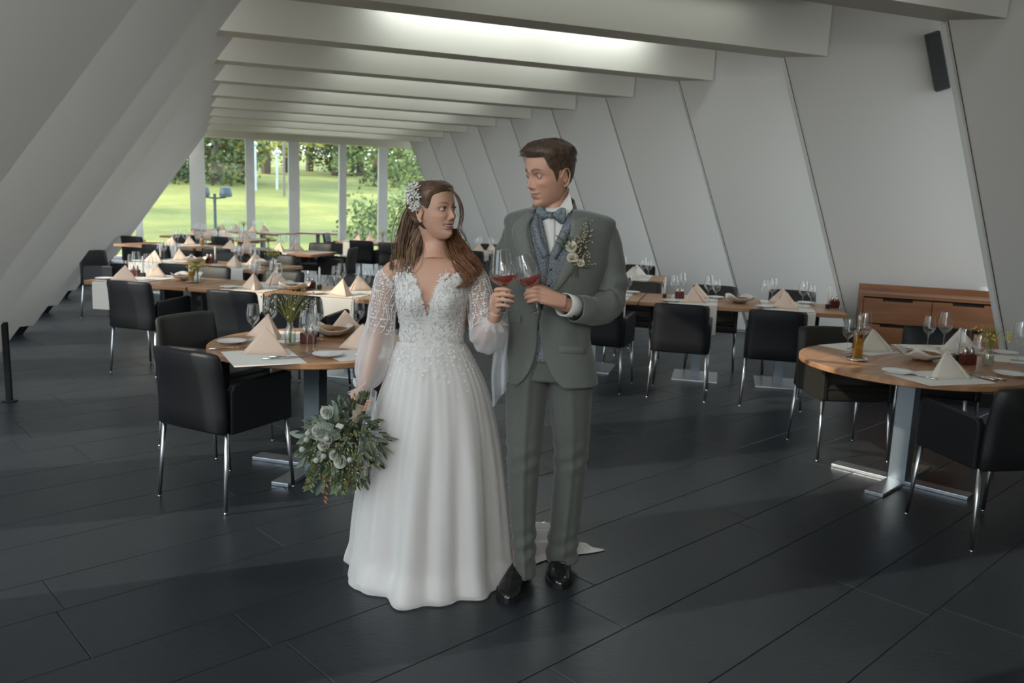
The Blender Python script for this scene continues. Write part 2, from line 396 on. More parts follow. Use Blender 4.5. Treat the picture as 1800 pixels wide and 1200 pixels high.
# ------------------------------------------------------------------ outside: lawn, trees, lamp
def ground(x, y):
    q = Vector((x, y, 0)); s = q.dot(RD)-SW
    return -.06 + .062*max(0, s-2) + .35*noise.noise(Vector((x*.045, y*.045, 3)))*smoothstep(3, 20, s)
m = MB()
def gfn(u, v):
    s = SW+.15+(150*v*v); t = -95+190*u
    p = W(t*(.25+.75*v), s); p.z = ground(p.x, p.y); return p
m.grid(gfn, 60, 60)
GR = mat('lawn', (.10, .15, .035), .9, bump=(30, .6), var=(.16, (.27, .28, .07)))
tag(obj('lawn', m, GR, smooth=True), kind='structure')
m = MB(); m.box((0, 0, 0), (1, 1, 1)); m.v = [W(-30, -40, -.2), W(40, -40, -.2), W(40, SW+1, -.2), W(-30, SW+1, -.2)]+[W(-30, -40, -.3), W(40, -40, -.3), W(40, SW+1, -.3), W(-30, SW+1, -.3)]
m.f = [(0, 1, 2, 3), (7, 6, 5, 4)]; m.mi = [0, 0]
tag(obj('terrace', m, mat('paving', (.34, .34, .32), .8)), kind='structure')
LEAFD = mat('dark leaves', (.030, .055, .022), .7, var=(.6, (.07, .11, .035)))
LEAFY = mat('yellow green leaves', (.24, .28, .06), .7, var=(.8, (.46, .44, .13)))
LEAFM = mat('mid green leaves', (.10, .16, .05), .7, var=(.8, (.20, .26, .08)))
BARK = mat('bark', (.11, .09, .07), .9, bump=(20, .5))
def tree(x, y, h, r, m_, label, n=2600, low=.15, seed=0, grp='trees beyond the lawn', nm='tree', lf=.20):
    rn = random.Random(seed); z = ground(x, y)
    t = thing(nm, label, 'tree' if nm != 'shrub' else 'shrub', (x, y, z-.05), 0, grp)
    tr = MB(); tr.tube([(0, 0, 0), (.1, 0, h*.4), (-.1, .1, h*.8)], [.035*h, .028*h, .01*h], 8)
    for k in range(6):
        a = rn.random()*6.28; z0 = h*(.3+.08*k); tr.tube([(0, 0, z0), (r*.4*cos(a), r*.4*sin(a), z0+h*.12), (r*.7*cos(a), r*.7*sin(a), z0+h*.2)], [.012*h, .008*h, .003*h], 5)
    obj('trunk', tr, BARK, t)
    cr = MB(); cl = [(rn.gauss(0, r*.42), rn.gauss(0, r*.42), h*(low+(1-low)*rn.random()*.92), r*(.28+.25*rn.random())) for _ in range(26)]
    for i in range(n):
        c = cl[i % len(cl)]; v = Vector((rn.gauss(0, 1), rn.gauss(0, 1), rn.gauss(0, 1))).normalized()*c[3]*(.65+.4*rn.random())
        p = Vector(c[:3])+v; a = Vector((rn.gauss(0, 1), rn.gauss(0, 1), rn.gauss(0, 1))).normalized()*lf; b = a.orthogonal().normalized()*lf*.6
        cr.add([p-a, p+b, p+a, p-b], [(0, 1, 2, 3)])
    tag(obj('foliage', cr, m_, t), kind='stuff'); return t
def onlawn(px, Y): 
    q = F(px, 500); return q.x/q.y*Y, Y
tr_spec = [  # px, depth, height, radius, material, label, low
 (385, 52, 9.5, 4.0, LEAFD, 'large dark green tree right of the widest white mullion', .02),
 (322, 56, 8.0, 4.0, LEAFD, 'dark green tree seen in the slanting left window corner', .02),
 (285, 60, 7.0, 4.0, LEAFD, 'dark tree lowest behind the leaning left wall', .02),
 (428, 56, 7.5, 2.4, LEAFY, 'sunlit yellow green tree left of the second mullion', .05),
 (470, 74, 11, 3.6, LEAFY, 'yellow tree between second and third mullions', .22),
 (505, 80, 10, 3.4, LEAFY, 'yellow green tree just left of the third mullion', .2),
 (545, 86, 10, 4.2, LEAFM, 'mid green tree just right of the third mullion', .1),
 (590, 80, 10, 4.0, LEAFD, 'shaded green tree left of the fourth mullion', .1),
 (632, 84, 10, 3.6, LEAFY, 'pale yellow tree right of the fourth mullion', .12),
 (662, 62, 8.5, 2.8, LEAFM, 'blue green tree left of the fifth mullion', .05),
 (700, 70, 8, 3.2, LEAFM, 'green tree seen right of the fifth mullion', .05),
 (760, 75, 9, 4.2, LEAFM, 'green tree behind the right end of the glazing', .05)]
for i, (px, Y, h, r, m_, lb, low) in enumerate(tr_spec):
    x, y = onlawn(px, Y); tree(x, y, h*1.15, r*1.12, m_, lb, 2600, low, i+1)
rn = random.Random(99)
x, y = onlawn(655, 27); tree(x, y, 1.4, 1.0, LEAFM, 'low green shrub outside near the fifth mullion', 700, .05, 31, None, 'shrub', .09)
x, y = onlawn(705, 29); tree(x, y, 1.7, 1.1, LEAFM, 'low green shrub outside right of the fifth mullion', 700, .05, 32, None, 'shrub', .09)
# trees beside the hall, out of the frame, that throw their shade on the lawn
for i, (x, y, h) in enumerate([(-19, 22, 12), (-23, 31, 12), (-29, 41, 13), (-35, 54, 14), (-16, 13, 10)]):
    tree(x, y, h, 3.6, LEAFM, 'tree outside to the left whose shadow falls across the lawn', 1300, .3, 70+i)
# garden lamp with two heads, thin posts
def post(px, Y, h, nm, lb, cat, r=.05, heads=False, mt=None):
    x, y = onlawn(px, Y); t = thing(nm, lb, cat, (x, y, ground(x, y)))
    m = MB(); m.tube([(0, 0, -.05), (0, 0, h)], r, 8); obj('pole', m, mt or DARKM, t)
    if heads:
        for sx in (-1, 1):
            m = MB(); m.lathe([(0.02, .34), (.16, .30), (.20, .12), (.20, .02), (.05, 0)], 12, Matrix.Translation((sx*.36, 0, h-.1))); m.tube([(0, 0, h-.15), (sx*.36, 0, h-.1)], .03, 6)
            obj('lamp_head', m, mt or DARKM, t)
    else:
        m = MB(); m.ball((0, 0, h), r*2.2, 8, 6); obj('finial', m, mt or DARKM, t)
post(381, 27, 1.25, 'garden_lamp', 'dark two-headed garden lamp standing on the sunlit lawn', 'lamp', .05, True, mat('lamp grey blue', (.05, .08, .11), .5))
post(501, 45, 3.2, 'flagpole', 'dark slim pole on the lawn left of the third mullion', 'pole', .07, False, mat('pole grey', (.16, .16, .15), .6))
post(489, 50, 2.2, 'signpost', 'short pale post on the lawn beside the slim dark pole', 'post', .07, False, mat('pale post', (.45, .55, .62), .5))
post(452, 48, 2.6, 'garden_post', 'pale post on the lawn right of the second mullion', 'post', .07, False, mat('pale post', (.45, .55, .62), .5))
# ------------------------------------------------------------------ linear light between the beams
t = thing('linear_light', 'lit white linear tube light above the second nearest visible beam', 'ceiling light', W(0, 7.47, 3.33), RT)
EM = bpy.data.materials.new('lit tube'); EM.use_nodes = True; b_ = EM.node_tree.nodes['Principled BSDF']
b_.inputs['Emission Color'].default_value = (.86, .97, 1, 1); b_.inputs['Emission Strength'].default_value = 14
for a, b in ((1.55, 3.10), (3.17, 4.28)):
    m = MB(); m.box(((a+b)/2, 0, 0), (b-a, .07, .05), bev=.015); obj('tube', m, EM, t)
m = MB(); m.box((2.95, 0, .05), (2.9, .05, .03)); obj('batten', m, DARKM, t)
m = MB(); m.box((3.135, 0, .01), (.03, .08, .07)); obj('clip', m, CHROME, t)
for a, b in ((4.32, 4.50), (4.53, 4.72)):
    m = MB(); m.box(((a+b)/2, 0, .02), (b-a, .07, .045), bev=.01); m.tube([((a+b)/2, 0, .03), ((a+b)/2, 0, .09)], .008, 6); obj('socket', m, DARKM, t)
t = thing('linear_light', 'unlit dark end of a tube light above the nearest beam', 'ceiling light', W(0, 5.77, 3.33), RT)
m = MB(); m.box((4.78, 0, .0), (.4, .07, .05), bev=.01); obj('tube', m, DARKM, t)
m = MB(); m.box((4.7, 0, .06), (.5, .05, .06)); obj('batten', m, DARKM, t)
EM2 = EM.copy(); EM2.name = 'dimmed tube'; EM2.node_tree.nodes['Principled BSDF'].inputs['Emission Strength'].default_value = 3
for k in (1, 2, 3, 4, 5, 6, 7, -2, -3):
    t = thing('linear_light', 'lit linear tube light hidden above the ceiling beams', 'ceiling light', W(0, 7.47+1.7*k, 3.33), RT, 'tube lights between the beams')
    for a, b in ((1.55, 3.10), (3.17, 4.28)):
        m = MB(); m.box(((a+b)/2, 0, 0), (b-a, .07, .05)); obj('tube', m, EM2, t)
    m = MB(); m.box((2.95, 0, .05), (2.9, .05, .03)); obj('batten', m, DARKM, t)
# uplights washing the beams (lamps of the tube light trays)
for (s, t0, e) in [(7.45+1.7*k, 3.0, 3.5) for k in range(-2, 8)]:
    al = bpy.data.lights.new('tube_glow', 'AREA'); ao = bpy.data.objects.new('tube_glow', al); C.objects.link(ao); al.shape = 'RECTANGLE'; al.size = 2.6; al.size_y = .06; al.energy = e; al.color = (.9, 1, .97)
    ao.location = W(2.95, s, 3.29); ao.rotation_euler = (0, 0, RT)
# ------------------------------------------------------------------ bar speaker on the right wall
def on_panel_R(px, py, s):
    n = (Vector((LT, 0, 1)).x*RN + Vector((0, 0, 1))).cross(eR).normalized(); p0 = redge(s, 0)
    d = ray(px, py); o = Vector((0, 0, EYE)); return o + d*((p0-o).dot(n)/d.dot(n)), n
pp, nn = on_panel_R(1646, 107, 6.2)
if nn.y > 0 or nn.dot(Vector((0, 0, EYE))-pp) < 0: nn = -nn if nn.dot(Vector((0, 0, EYE))-pp) < 0 else nn
la = (RN*LT+Vector((0, 0, 1))).normalized(); lb = nn.cross(la).normalized()
M = Matrix(((lb.x, nn.x, la.x, pp.x), (lb.y, nn.y, la.y, pp.y), (lb.z, nn.z, la.z, pp.z), (0, 0, 0, 1)))
h_ = (on_panel_R(1633, 58, 6.2)[0]-on_panel_R(1659, 155, 6.2)[0]).length
t = bpy.data.objects.new('wall_speaker', None); C.objects.link(t); tag(t, 'slim dark grey bar loudspeaker mounted high on the leaning right wall', 'loudspeaker'); t.matrix_world = M
m = MB(); m.box((0, .05, 0), (.115, .08, h_), bev=.012); obj('housing', m, mat('speaker grey', (.055, .057, .056), .55), t)
m = MB(); m.box((0, .094, 0), (.095, .008, h_*.93), bev=.003); obj('grille', m, mat('speaker mesh', (.045, .046, .046), .8, bump=(900, .5)), t)
m = MB(); m.box((0, .006, 0), (.05, .012, .12)); obj('bracket', m, DARKM, t)
# post at the left edge
p = F(17, 706); t = thing('slim_post', 'thin dark upright post near the foot of the left wall', 'post', (p.x, p.y, 0))
m = MB(); m.box((0, 0, .30), (.045, .02, .60), bev=.004); obj('upright', m, DARKM, t)
m = MB(); m.box((0, 0, .006), (.09, .06, .012), bev=.003); obj('foot', m, DARKM, t)
# timber panel by the far left corner
c = W(-1.08, 17.5); t = thing('timber_cabinet', 'orange timber cabinet standing at the far end of the left wall', 'cabinet', (c.x, c.y, 0), RT)
m = MB(); m.box((0, 0, .3), (.3, 1.0, .6), bev=.01); obj('body', m, wood('orange timber', (.42, .2, .06), (.55, .28, .09), 4), t)
m = MB(); m.box((.153, 0, .31), (.012, .92, .52), bev=.004); obj('door', m, wood('orange door', (.42, .2, .06), (.55, .28, .09), 4), t)
# ------------------------------------------------------------------ furniture prototypes
def chair_body(t, LE):
    # seat box
    m = MB(); m.box((0, .01, .435), (.44, .44, .075), bev=.015); obj('seat_frame', m, LE, t, True)
    m = MB(); m.box((0, .015, .485), (.425, .43, .05), bev=.02); obj('seat', m, LE, t, True)
    # back: gently curved slab, leaning back
    m = MB()
    def outline(zf): return .238 - .012*zf
    rings = []
    zs = [0, .03, .25, .5, .75, .95, 1.0]
    vs = []; nx = 9
    for zf in zs:
        z = .405+.415*zf; y0 = -.225-.055*zf*zf; hw = outline(zf)-(.010 if zf in (0, 1.0) else 0); th = .024 if 0 < zf < 1 else .014
        row = []
        for i in range(nx):
            u = -1+2*i/(nx-1); c = .022*u*u*zf
            row.append((u*hw, y0+c+th*(1 if abs(u) < 1 else .4), z - (.006*abs(u)**4 if zf > .9 else 0)))
        for i in range(nx-1, -1, -1):
            u = -1+2*i/(nx-1); c = .022*u*u*zf
            row.append((u*hw, y0+c-th*(1 if abs(u) < 1 else .4), z - (.006*abs(u)**4 if zf > .9 else 0)))
        vs.append(row)
    k = 2*nx; flat = [v for r in vs for v in r]
    fs = [(i*k+j, i*k+(j+1) % k, (i+1)*k+(j+1) % k, (i+1)*k+j) for i in range(len(zs)-1) for j in range(k)]
    fs += [tuple(range(k-1, -1, -1)), tuple(range((len(zs)-1)*k, len(zs)*k))]
    m.add(flat, fs); obj('backrest', m, LE, t, True)
    for sx in (-1, 1):
        m = MB(); q = [(-.195, .40), (.232, .40), (.236, .425), (.232, .655), (.20, .668), (-.17, .652), (-.192, .62)]
        x0, x1 = sx*.205, sx*.243
        vs = [(x0, y, z) for y, z in q]+[(x1, y+.0, z) for y, z in q]; n = len(q)
        fa = [tuple(range(n)), tuple(range(2*n-1, n-1, -1))]+[(i, n+i, n+(i+1) % n, (i+1) % n) for i in range(n)]
        if sx < 0: fa = [tuple(reversed(f)) for f in fa]
        m.add(vs, fa); o = obj('armrest', m, LE, t, mods=[('BEVEL', dict(width=.009, segments=2))])
    for sx in (-1, 1):
        for sy in (-1, 1):
            m = MB(); m.tube([(sx*.222, sy*.21, .41), (sx*.238, sy*.245, .012)], [.0125, .010], 10); m.tube([(sx*.2385, sy*.2455, .012), (sx*.2385, sy*.2455, 0)], .009, 8); obj('leg', m, CHROME, t, True)
chairproto = thing('dining_chair', 'x', 'chair'); chair_body(chairproto, BLACK)
chairolive = thing('dining_chair', 'x', 'chair'); chair_body(chairolive, OLIVE)
used = {}
def place(proto, x, y, rz, label, group=None, z=0):
    k = proto.name
    if k not in used:
        used[k] = 1; proto.location = (x, y, z); proto.rotation_euler = (0, 0, rz); proto['label'] = label
        if group: proto['group'] = group
        return proto
    return dup(proto, (x, y, z), rz, label, group)
R = radians
# ------------------------------------------------------------------ tableware prototypes
def glass_obj(name, h, rb, rr, zb, label='x', wine=None):
    """wine glass on its foot at the origin; rb widest radius at zb, rr rim radius"""
    t = thing(name, label, 'wine glass')
    st = h*.42; pr = [(0.001, .004), (.034*h/.21, .0035), (.034*h/.21, .0015), (.010, .006), (.0042, .012), (.0036, st*.5), (.0042, st*.9), (.008, st)]
    bowl = []
    for i in range(1, 11):
        f = i/10; z = st+(h-st)*f; fb = (zb-st)/(h-st)
        if f < fb: r = rb*sin(pi/2*f/fb)**.75
        else: g = (f-fb)/(1-fb); r = rb+(rr-rb)*(g**1.6)
        bowl.append((max(r, .008), z))
    m = MB(); m.lathe(pr, 20); obj('stem', m, GLASS, t, True)
    m = MB(); m.lathe([(.008, st)]+bowl, 28); m.tube([(rr*cos(a), rr*sin(a), h) for a in [2*pi*i/28 for i in range(29)]], .0011, 4, False); obj('bowl', m, GLASS, t, True)
    return t
g_red = glass_obj('wine_glass', .245, .045, .034, .155)
g_white = glass_obj('wine_glass', .215, .039, .029, .138)
plateproto = thing('side_plate', 'x', 'plate')
m = MB(); m.lathe([(0.001, 0), (.045, 0), (.05, .003), (.082, .014), (.084, .016), (.08, .0165), (.05, .007), (.001, .006)], 32); obj('dish', m, PLATE, plateproto, True)
m = MB(); m.lathe([(.046, .0004), (.046, -.0006), (.040, -.0006)], 24); obj('foot_ring', m, PLATE, plateproto)
def napkin_proto(mt):
    t = thing('folded_napkin', 'x', 'napkin'); H = .140; w = .124
    # two leaves of a folded triangle standing as a tent, front leaf and back leaf
    m = MB(); ap = Vector((0, .012, H)); 
    def leaf(a, b, bul, n=7):
        def fn(u, v):
            p = Vector(a).lerp(Vector(b), u); q = p.lerp(ap, v); q = q + Vector(bul)*(4*u*(1-u)*(1-v)); return q
        m.grid(fn, n, n)
    leaf((-w, -.045, 0), (w, -.05, 0), (0, -.012, 0)); obj('front_fold', m, mt, t, True, mods=[SOL(.003, 0)])
    m = MB(); leaf((w, -.046, 0), (.03, .085, 0), (.006, .006, 0)); leaf((.02, .088, 0), (-w, -.041, 0), (-.006, .006, 0)); obj('side_fold', m, mt, t, True, mods=[SOL(.003, 0)])
    m = MB(); ap = Vector((.004, .004, H-.003)); leaf((w+.005, -.058, 0), (w-.03, -.062, 0), (0, 0, 0), 4); obj('edge_fold', m, mt, t, True, mods=[SOL(.004, 0)])
    return t
napP = napkin_proto(NAPKIN); napW = napkin_proto(NAPKINW)
def cutlery():
    k = thing('table_knife', 'x', 'knife'); m = MB()
    m.prism([(-.009, .0), (-.010, .09), (-.007, .115), (.0, .122), (.008, .115), (.009, .0)], .0005, .002); obj('blade', m, SILVER, k)
    m = MB(); m.tube([(0, -.09, .004), (0, -.04, .0045), (0, .002, .003)], [.006, .0055, .004], 8); obj('handle', m, SILVER, k, True)
    f = thing('table_fork', 'x', 'fork'); m = MB()
    m.tube([(0, -.1, .004), (0, -.04, .0035), (0, .05, .004)], [.006, .004, .0028], 8); obj('handle', m, SILVER, f, True)
    m = MB(); m.prism([(-.011, .055), (-.011, .075), (.011, .075), (.011, .055), (0, .045)], .002, .004)
    for i in range(4): m.box((-.0095+.00633*i, .09, .003), (.003, .035, .002))
    obj('tines', m, SILVER, f)
    return k, f
knifeP, forkP = cutlery()
# mill set: wooden block with two small shakers, and a taper candle holder
cruetP = thing('cruet_set', 'x', 'cruet set')
m = MB(); m.box((0, 0, .032), (.085, .05, .064), bev=.006); obj('block', m, MAROON, cruetP)
for sx in (-1, 1):
    m = MB(); m.lathe([(.014, .06), (.017, .07), (.017, .085), (.012, .098), (.004, .104), (.0005, .105)], 12, Matrix.Translation((sx*.021, 0, 0))); obj('shaker', m, mat('shaker steel', (.5, .42, .38), .25, .9), cruetP, True)
candleP = thing('taper_candle', 'x', 'candle')
m = MB(); m.box((0, 0, .02), (.036, .036, .04), bev=.005); obj('holder', m, mat('candle holder', (.025, .018, .015), .3), candleP)
m = MB(); m.tube([(0, 0, .03), (0, 0, .15), (0, 0, .19), (0, 0, .205)], [.0105, .010, .008, .002], 12); obj('candle', m, WAX, candleP, True)
m = MB(); m.tube([(0, 0, .2), (.001, 0, .214)], .001, 5); obj('wick', m, DARKM, candleP)
# bread bowl: cloth-lined wavy bowl with rolls
bowlP = thing('bread_bowl', 'x', 'bowl')
def wavy(u, v):
    a = 2*pi*u; sq = 1/max(abs(cos(a)), abs(sin(a)))**.6; r = .03+.105*v*sq; return (r*cos(a), r*sin(a), .004+.055*v**1.6+.016*v*v*cos(4*a+pi)+.006*v*sin(7*a))
m = MB(); m.grid(wavy, 40, 7, True); obj('napkin_lining', m, NAPKINW, bowlP, True, mods=[SOL(.003)])
m = MB(); m.lathe([(.001, 0), (.05, 0), (.085, .03), (.098, .045), (.093, .046), (.06, .012), (.001, .008)], 28); obj('wooden_bowl', m, wood('bowl wood', (.14, .06, .03), (.25, .12, .06)), bowlP, True)
ROLL_ = mat('bread crust', (.42, .22, .10), .7, bump=(60, .4))
# glass vase with grasses
def vase(name, label, seed, h=.115, sp=.16, fl=(.55, .5, .12)):
    t = thing(name, label, 'vase'); rn = random.Random(seed)
    m = MB(); m.lathe([(.001, .003), (.030, .003), (.032, .01), (.032, h*.62), (.022, h*.78), (.016, h*.86), (.018, h), (.0165, h), (.0145, h*.86), (.0205, h*.76), (.030, h*.6), (.030, .012), (.001, .009)], 20); obj('glass_body', m, GLASS, t, True)
    m = MB(); m.lathe([(.001, .01), (.029, .01), (.029, h*.5), (.001, h*.5)], 16); obj('water', m, glassy('water', (.86, .93, .90), .04), t, True)
    m = MB(); gm = mat('meadow grass', (.16, .19, .045), .7, var=(40, (.30, .28, .08)))
    for i in range(70):
        a = rn.random()*6.28; lean = sp*.55*rn.random()**.6; hh = h+sp*(.35+.6*rn.random())
        pts = [(0.006*cos(a), .006*sin(a), .012), (.008*cos(a), .008*sin(a), h), (lean*.5*cos(a), lean*.5*sin(a), h+(hh-h)*.6), (lean*cos(a), lean*sin(a), hh)]
        m.tube(pts, [.0012, .0012, .001, .0004], 4)
    tag(obj('grasses', m, gm, t), kind='stuff')
    m = MB()
    for i in range(46):
        a = rn.random()*6.28; l = .04+.5*sp*rn.random(); z = h+sp*(.2+.5*rn.random()); m.ball((l*cos(a), l*sin(a), z), .003+.004*rn.random(), 5, 4, (1, 1, 1.4))
    tag(obj('seed_heads', m, mat('seed heads '+name+str(seed), fl, .7), t), kind='stuff')
    return t
def bottle(label, loc, col=(.55, .24, .02)):
    t = thing('oil_bottle', label, 'bottle', loc)
    a = glassy('oil glass', (.9, .9, .8), .08)
    m = MB(); m.box((0, 0, .07), (.044, .044, .13), bev=.006); m.tube([(0, 0, .133), (0, 0, .15), (0, 0, .195)], [.019, .012, .011], 12, False); obj('glass_body', m, a, t, True)
    om = bpy.data.materials.get('olive oil') or mat('olive oil', col, .1, Transmission_Weight=.35)
    m = MB(); m.box((0, 0, .068), (.038, .038, .115), bev=.006); obj('oil', m, om, t, True)
    m = MB(); m.tube([(0, 0, .185), (0, 0, .21)], [.0125, .0115], 12); obj('cap', m, mat('cap foil', (.55, .50, .42), .35, .4), t, True)
    m = MB(); m.ball((0, -.024, .115), .011, 8, 5, (1, .2, 1)); obj('seal', m, MAROON, t, True); t.scale = (1.2, 1.2, 1.27)
    return t
dishP = thing('coaster_dish', 'x', 'dish')
m = MB(); m.lathe([(.001, .002), (.05, .002), (.066, .012), (.068, .011), (.052, 0), (.001, 0)], 28); obj('dish', m, mat('silver dish', (.6, .6, .6), .12, 1), dishP, True)
m = MB(); m.tube([(.067*cos(a), .067*sin(a), .0115) for a in [2*pi*i/28 for i in range(29)]], .0016, 5, False); obj('rim', m, SILVER, dishP, True)

def runner(label, M, w, depth, hang, far_hang=.0, mt=LINEN, z=.742, group=None, seed=0):
    rn = random.Random(seed); ph = rn.random()*6
    tot = depth+hang+far_hang; m = MB()
    def fn(u, v):
        x = (-.5+u)*w; d = -hang+tot*v
        if d < 0:
            k = min(1, -d/.02); return (x*(1-.0*k), -depth/2-.006-.004*k+.006*sin(8*u+ph)*(-d/.25), z+d+.0)
        if d > depth: return (x, depth/2+.006, z-(d-depth))
        return (x, -depth/2+d, z)
    m.grid(fn, 12, 34)
    o = obj('table_runner', m, mt, smooth=False, mods=[SOL(.0018, 0)]); o.matrix_world = M
    tag(o, label, 'table runner', group); return o
def rect_table(x, y, ang, L, D, label, peds, group=None, base=(.42, .5)):
    t = thing('dining_table', label, 'table', (x, y, 0), ang, group)
    m = MB(); m.box((0, 0, .722), (L, D, .036), bev=.004); obj('tabletop', m, TABLEWOOD, t)
    for px in peds:
        m = MB(); m.box((px, 0, .36), (.085, .085, .69)); obj('pedestal', m, PEDESTAL, t)
        m = MB(); m.box((px, 0, .008), (base[0], base[1], .014), bev=.003); obj('base_plate', m, STEELPLATE, t)
    return t
def round_tab(x, y, r, ang, label):
    t = thing('round_table', label, 'table', (x, y, 0), ang)
    m = MB(); m.lathe([(.001, .706), (r-.012, .706), (r, .712), (r, .737), (r-.003, .741), (.001, .741)], 96); obj('tabletop', m, TABLEWOOD, t)
    m = MB(); m.box((0, 0, .36), (.10, .10, .69), bev=.003); obj('pedestal', m, PEDESTAL, t)
    for a in (0, pi/2):
        m = MB(); M = Matrix.Rotation(a, 4, 'Z'); m.box((0, 0, .011+(.0 if a == 0 else .0)), (.80, .105, .022), M, bev=.003); obj('base_bar', m, STEELPLATE, t)
    return t
ZT = .7415
# ================= left round table
CLx, CLy = -1.15, 4.75
round_tab(CLx, CLy, .60, R(-15.5), 'round walnut table with place settings behind the bride, left of her')
CRx, CRy = 2.40, 4.86
tR = round_tab(CRx, CRy, .645, R(46), 'round walnut table with place settings at the right edge of the picture')
# mats: cream paper place mats as big squares
def placemat(x, y, rz, label, w=.40, d=.30, z=ZT, mt=None, nm='place_mat'):
    m = MB(); m.box((0, 0, .0006), (w, d, .0012)); o = obj(nm, m, mt or mat('place mat', (.74, .70, .64), .85), loc=(x, y, z), rz=rz); return tag(o, label, 'place mat')
def setg(proto, x, y, rz, label, group=None, z=ZT): return place(proto, x, y, rz, label, group, z)
def TL(px, py, z=ZT): q = F(px, py, z); return q.x, q.y
# left table contents, positions measured on the table plane
zM = ZT+.0014
a, b = TL(462, 628); placemat(a, b, R(-62), 'cream place mat at the front left of the left round table', .44, .36)
a, b = TL(640, 622); placemat(a, b, R(35), 'cream place mat at the right side of the left round table', .40, .30)
a, b = TL(500, 592); placemat(a, b, R(-100), 'cream place mat at the back of the left round table', .40, .30)
for px, py, rz, lb, pr in [(468, 620, 8, 'peach-lit folded napkin nearest on the left round table', napP), (452+18, 592, -25, 'peach-lit folded napkin behind the nearest one on the left round table', napP),
        (636, 612, -8, 'peach-lit folded napkin beside the bride on the left round table', napP), (607, 584, 20, 'peach-lit folded napkin at the back right of the left round table', napP)]:
    a, b = TL(px, py); setg(pr, a, b, R(rz), lb, 'peach-lit napkins on the left round table', zM)
for px, py, lb, pr in [(445, 598, 'wine glass farthest left on the left round table', g_white), (475, 592, 'larger wine glass second from left on the left round table', g_red),
        (533+7, 622, 'tall wine glass in front of the vase on the left round table', g_red), (551, 618, 'tall wine glass just right of the front pair on the left round table', g_white),
        (556, 598, 'wine glass behind the front pair on the left round table', g_red), (629, 592, 'larger wine glass left of the bride on the left round table', g_red), (655, 597, 'wine glass closest to the bride on the left round table', g_white)]:
    a, b = TL(px, py); setg(pr, a, b, 0, lb, 'wine glasses on the left round table')
for px, py, lb in [(408, 603, 'white side plate at the left rim of the left round table'), (576, 626, 'white side plate at the front of the left round table')]:
    a, b = TL(px, py); setg(plateproto, a, b, 0, lb, 'side plates', zM)
for px, py, rz, lb, pr in [(492, 631, -63, 'silver knife front of the left round table, nearer the rim', knifeP), (503, 628, -66, 'silver knife front of the left round table, inner one', knifeP),
        (400, 613, -55, 'silver fork by the left rim of the left round table', forkP), (652, 622, -50, 'silver fork beside the bride on the left round table', forkP), (492, 597, -70, 'silver knife behind the napkins on the left round table', knifeP)]:
    a, b = TL(px, py); setg(pr, a, b, R(rz), lb, 'cutlery on the left round table', zM)
v = vase('flower_vase', 'clear glass vase of wild grasses on the left round table', 5, .13, .25, (.6, .5, .3)); a, b = TL(510, 606); v.location = (a, b, ZT)
a, b = TL(542, 603); setg(cruetP, a, b, R(-10), 'maroon salt and pepper block on the left round table', 'cruet sets')
a, b = TL(551+4, 600-8); setg(candleP, a, b, 0, 'white taper candle behind the glasses on the left round table', 'taper candles')
a, b = TL(585, 590); bb = setg(bowlP, a, b, R(20), 'cloth-lined wooden bread bowl on the left round table', 'bread bowls')
m = MB(); m.ball((0, 0, .02), .035, 12, 8, (1.5, 1, .62)); o = obj('bread_roll', m, ROLL_, smooth=True, loc=(a-.03, b-.02, ZT+.03)); tag(o, 'small bread roll in the bowl on the left round table', 'bread')
# right table contents
for px, py, rz, w, d, lb in [(1650, 664, 18, .44, .34, 'cream place mat at the front of the right round table'), (1510, 613, -60, .40, .30, 'cream place mat at the left of the right round table'), (1650, 613, 5, .5, .3, 'cream place mat at the back of the right round table'), (1790, 632, 70, .3, .3, 'cream place mat at the right of the right round table')]:
    a, b = TL(px, py); placemat(a, b, R(rz), lb, w, d)
for px, py, rz, lb in [(1660, 662, 12, 'cream folded napkin nearest on the right round table'), (1532, 616, 10, 'cream folded napkin behind the oil bottle'), (1684, 615, -10, 'cream folded napkin at the back of the right round table')]:
    a, b = TL(px, py); setg(napW, a, b, R(rz), lb, 'cream napkins on the right round table', zM)
for px, py, lb, pr in [(1488, 620, 'wine glass left of the oil bottle', g_white), (1515, 617, 'larger wine glass behind the oil bottle', g_red), (1629, 612, 'wine glass left of the back pair on the right round table', g_white), (1657, 613, 'larger wine glass right of the back pair on the right round table', g_red),
        (1716, 654, 'wine glass in front of the grasses vase on the right round table', g_white), (1690, 640, 'leaning wine glass beside the candle on the right round table', g_white), (1788, 634, 'wine glass at the far right edge of the right round table', g_red)]:
    a, b = TL(px, py); setg(pr, a, b, 0, lb, 'wine glasses on the right round table')
for px, py, lb in [(1577, 656, 'white side plate at the front left of the right round table'), (1775, 660, 'white side plate at the front right of the right round table'), (1600, 613, 'large white plate at the back of the right round table'), (1765, 622, 'white plate at the back right of the right round table')]:
    a, b = TL(px, py); setg(plateproto, a, b, 0, lb, 'side plates', zM)
for px, py, rz, lb, pr in [(1615, 662, 35, 'silver fork left of the nearest napkin on the right round table', forkP), (1722, 664, 40, 'silver knife right of the nearest napkin, inner one', knifeP), (1737, 664, 42, 'silver knife right of the nearest napkin, outer one', knifeP), (1560, 618, -75, 'silver knife beside the napkin behind the oil bottle', knifeP), (1498, 611, -40, 'silver fork at the left rim of the right round table', forkP)]:
    a, b = TL(px, py); setg(pr, a, b, R(rz), lb, 'cutlery on the right round table', zM)
a, b = TL(1505, 633); setg(dishP, a, b, 0, 'silver dish under the amber oil bottle')
bottle('square bottle of amber oil on the right round table', (a, b, ZT+.003))
a, b = TL(1622, 633); setg(bowlP, a, b, R(10), 'empty cream-lined bread bowl on the right round table', 'bread bowls')
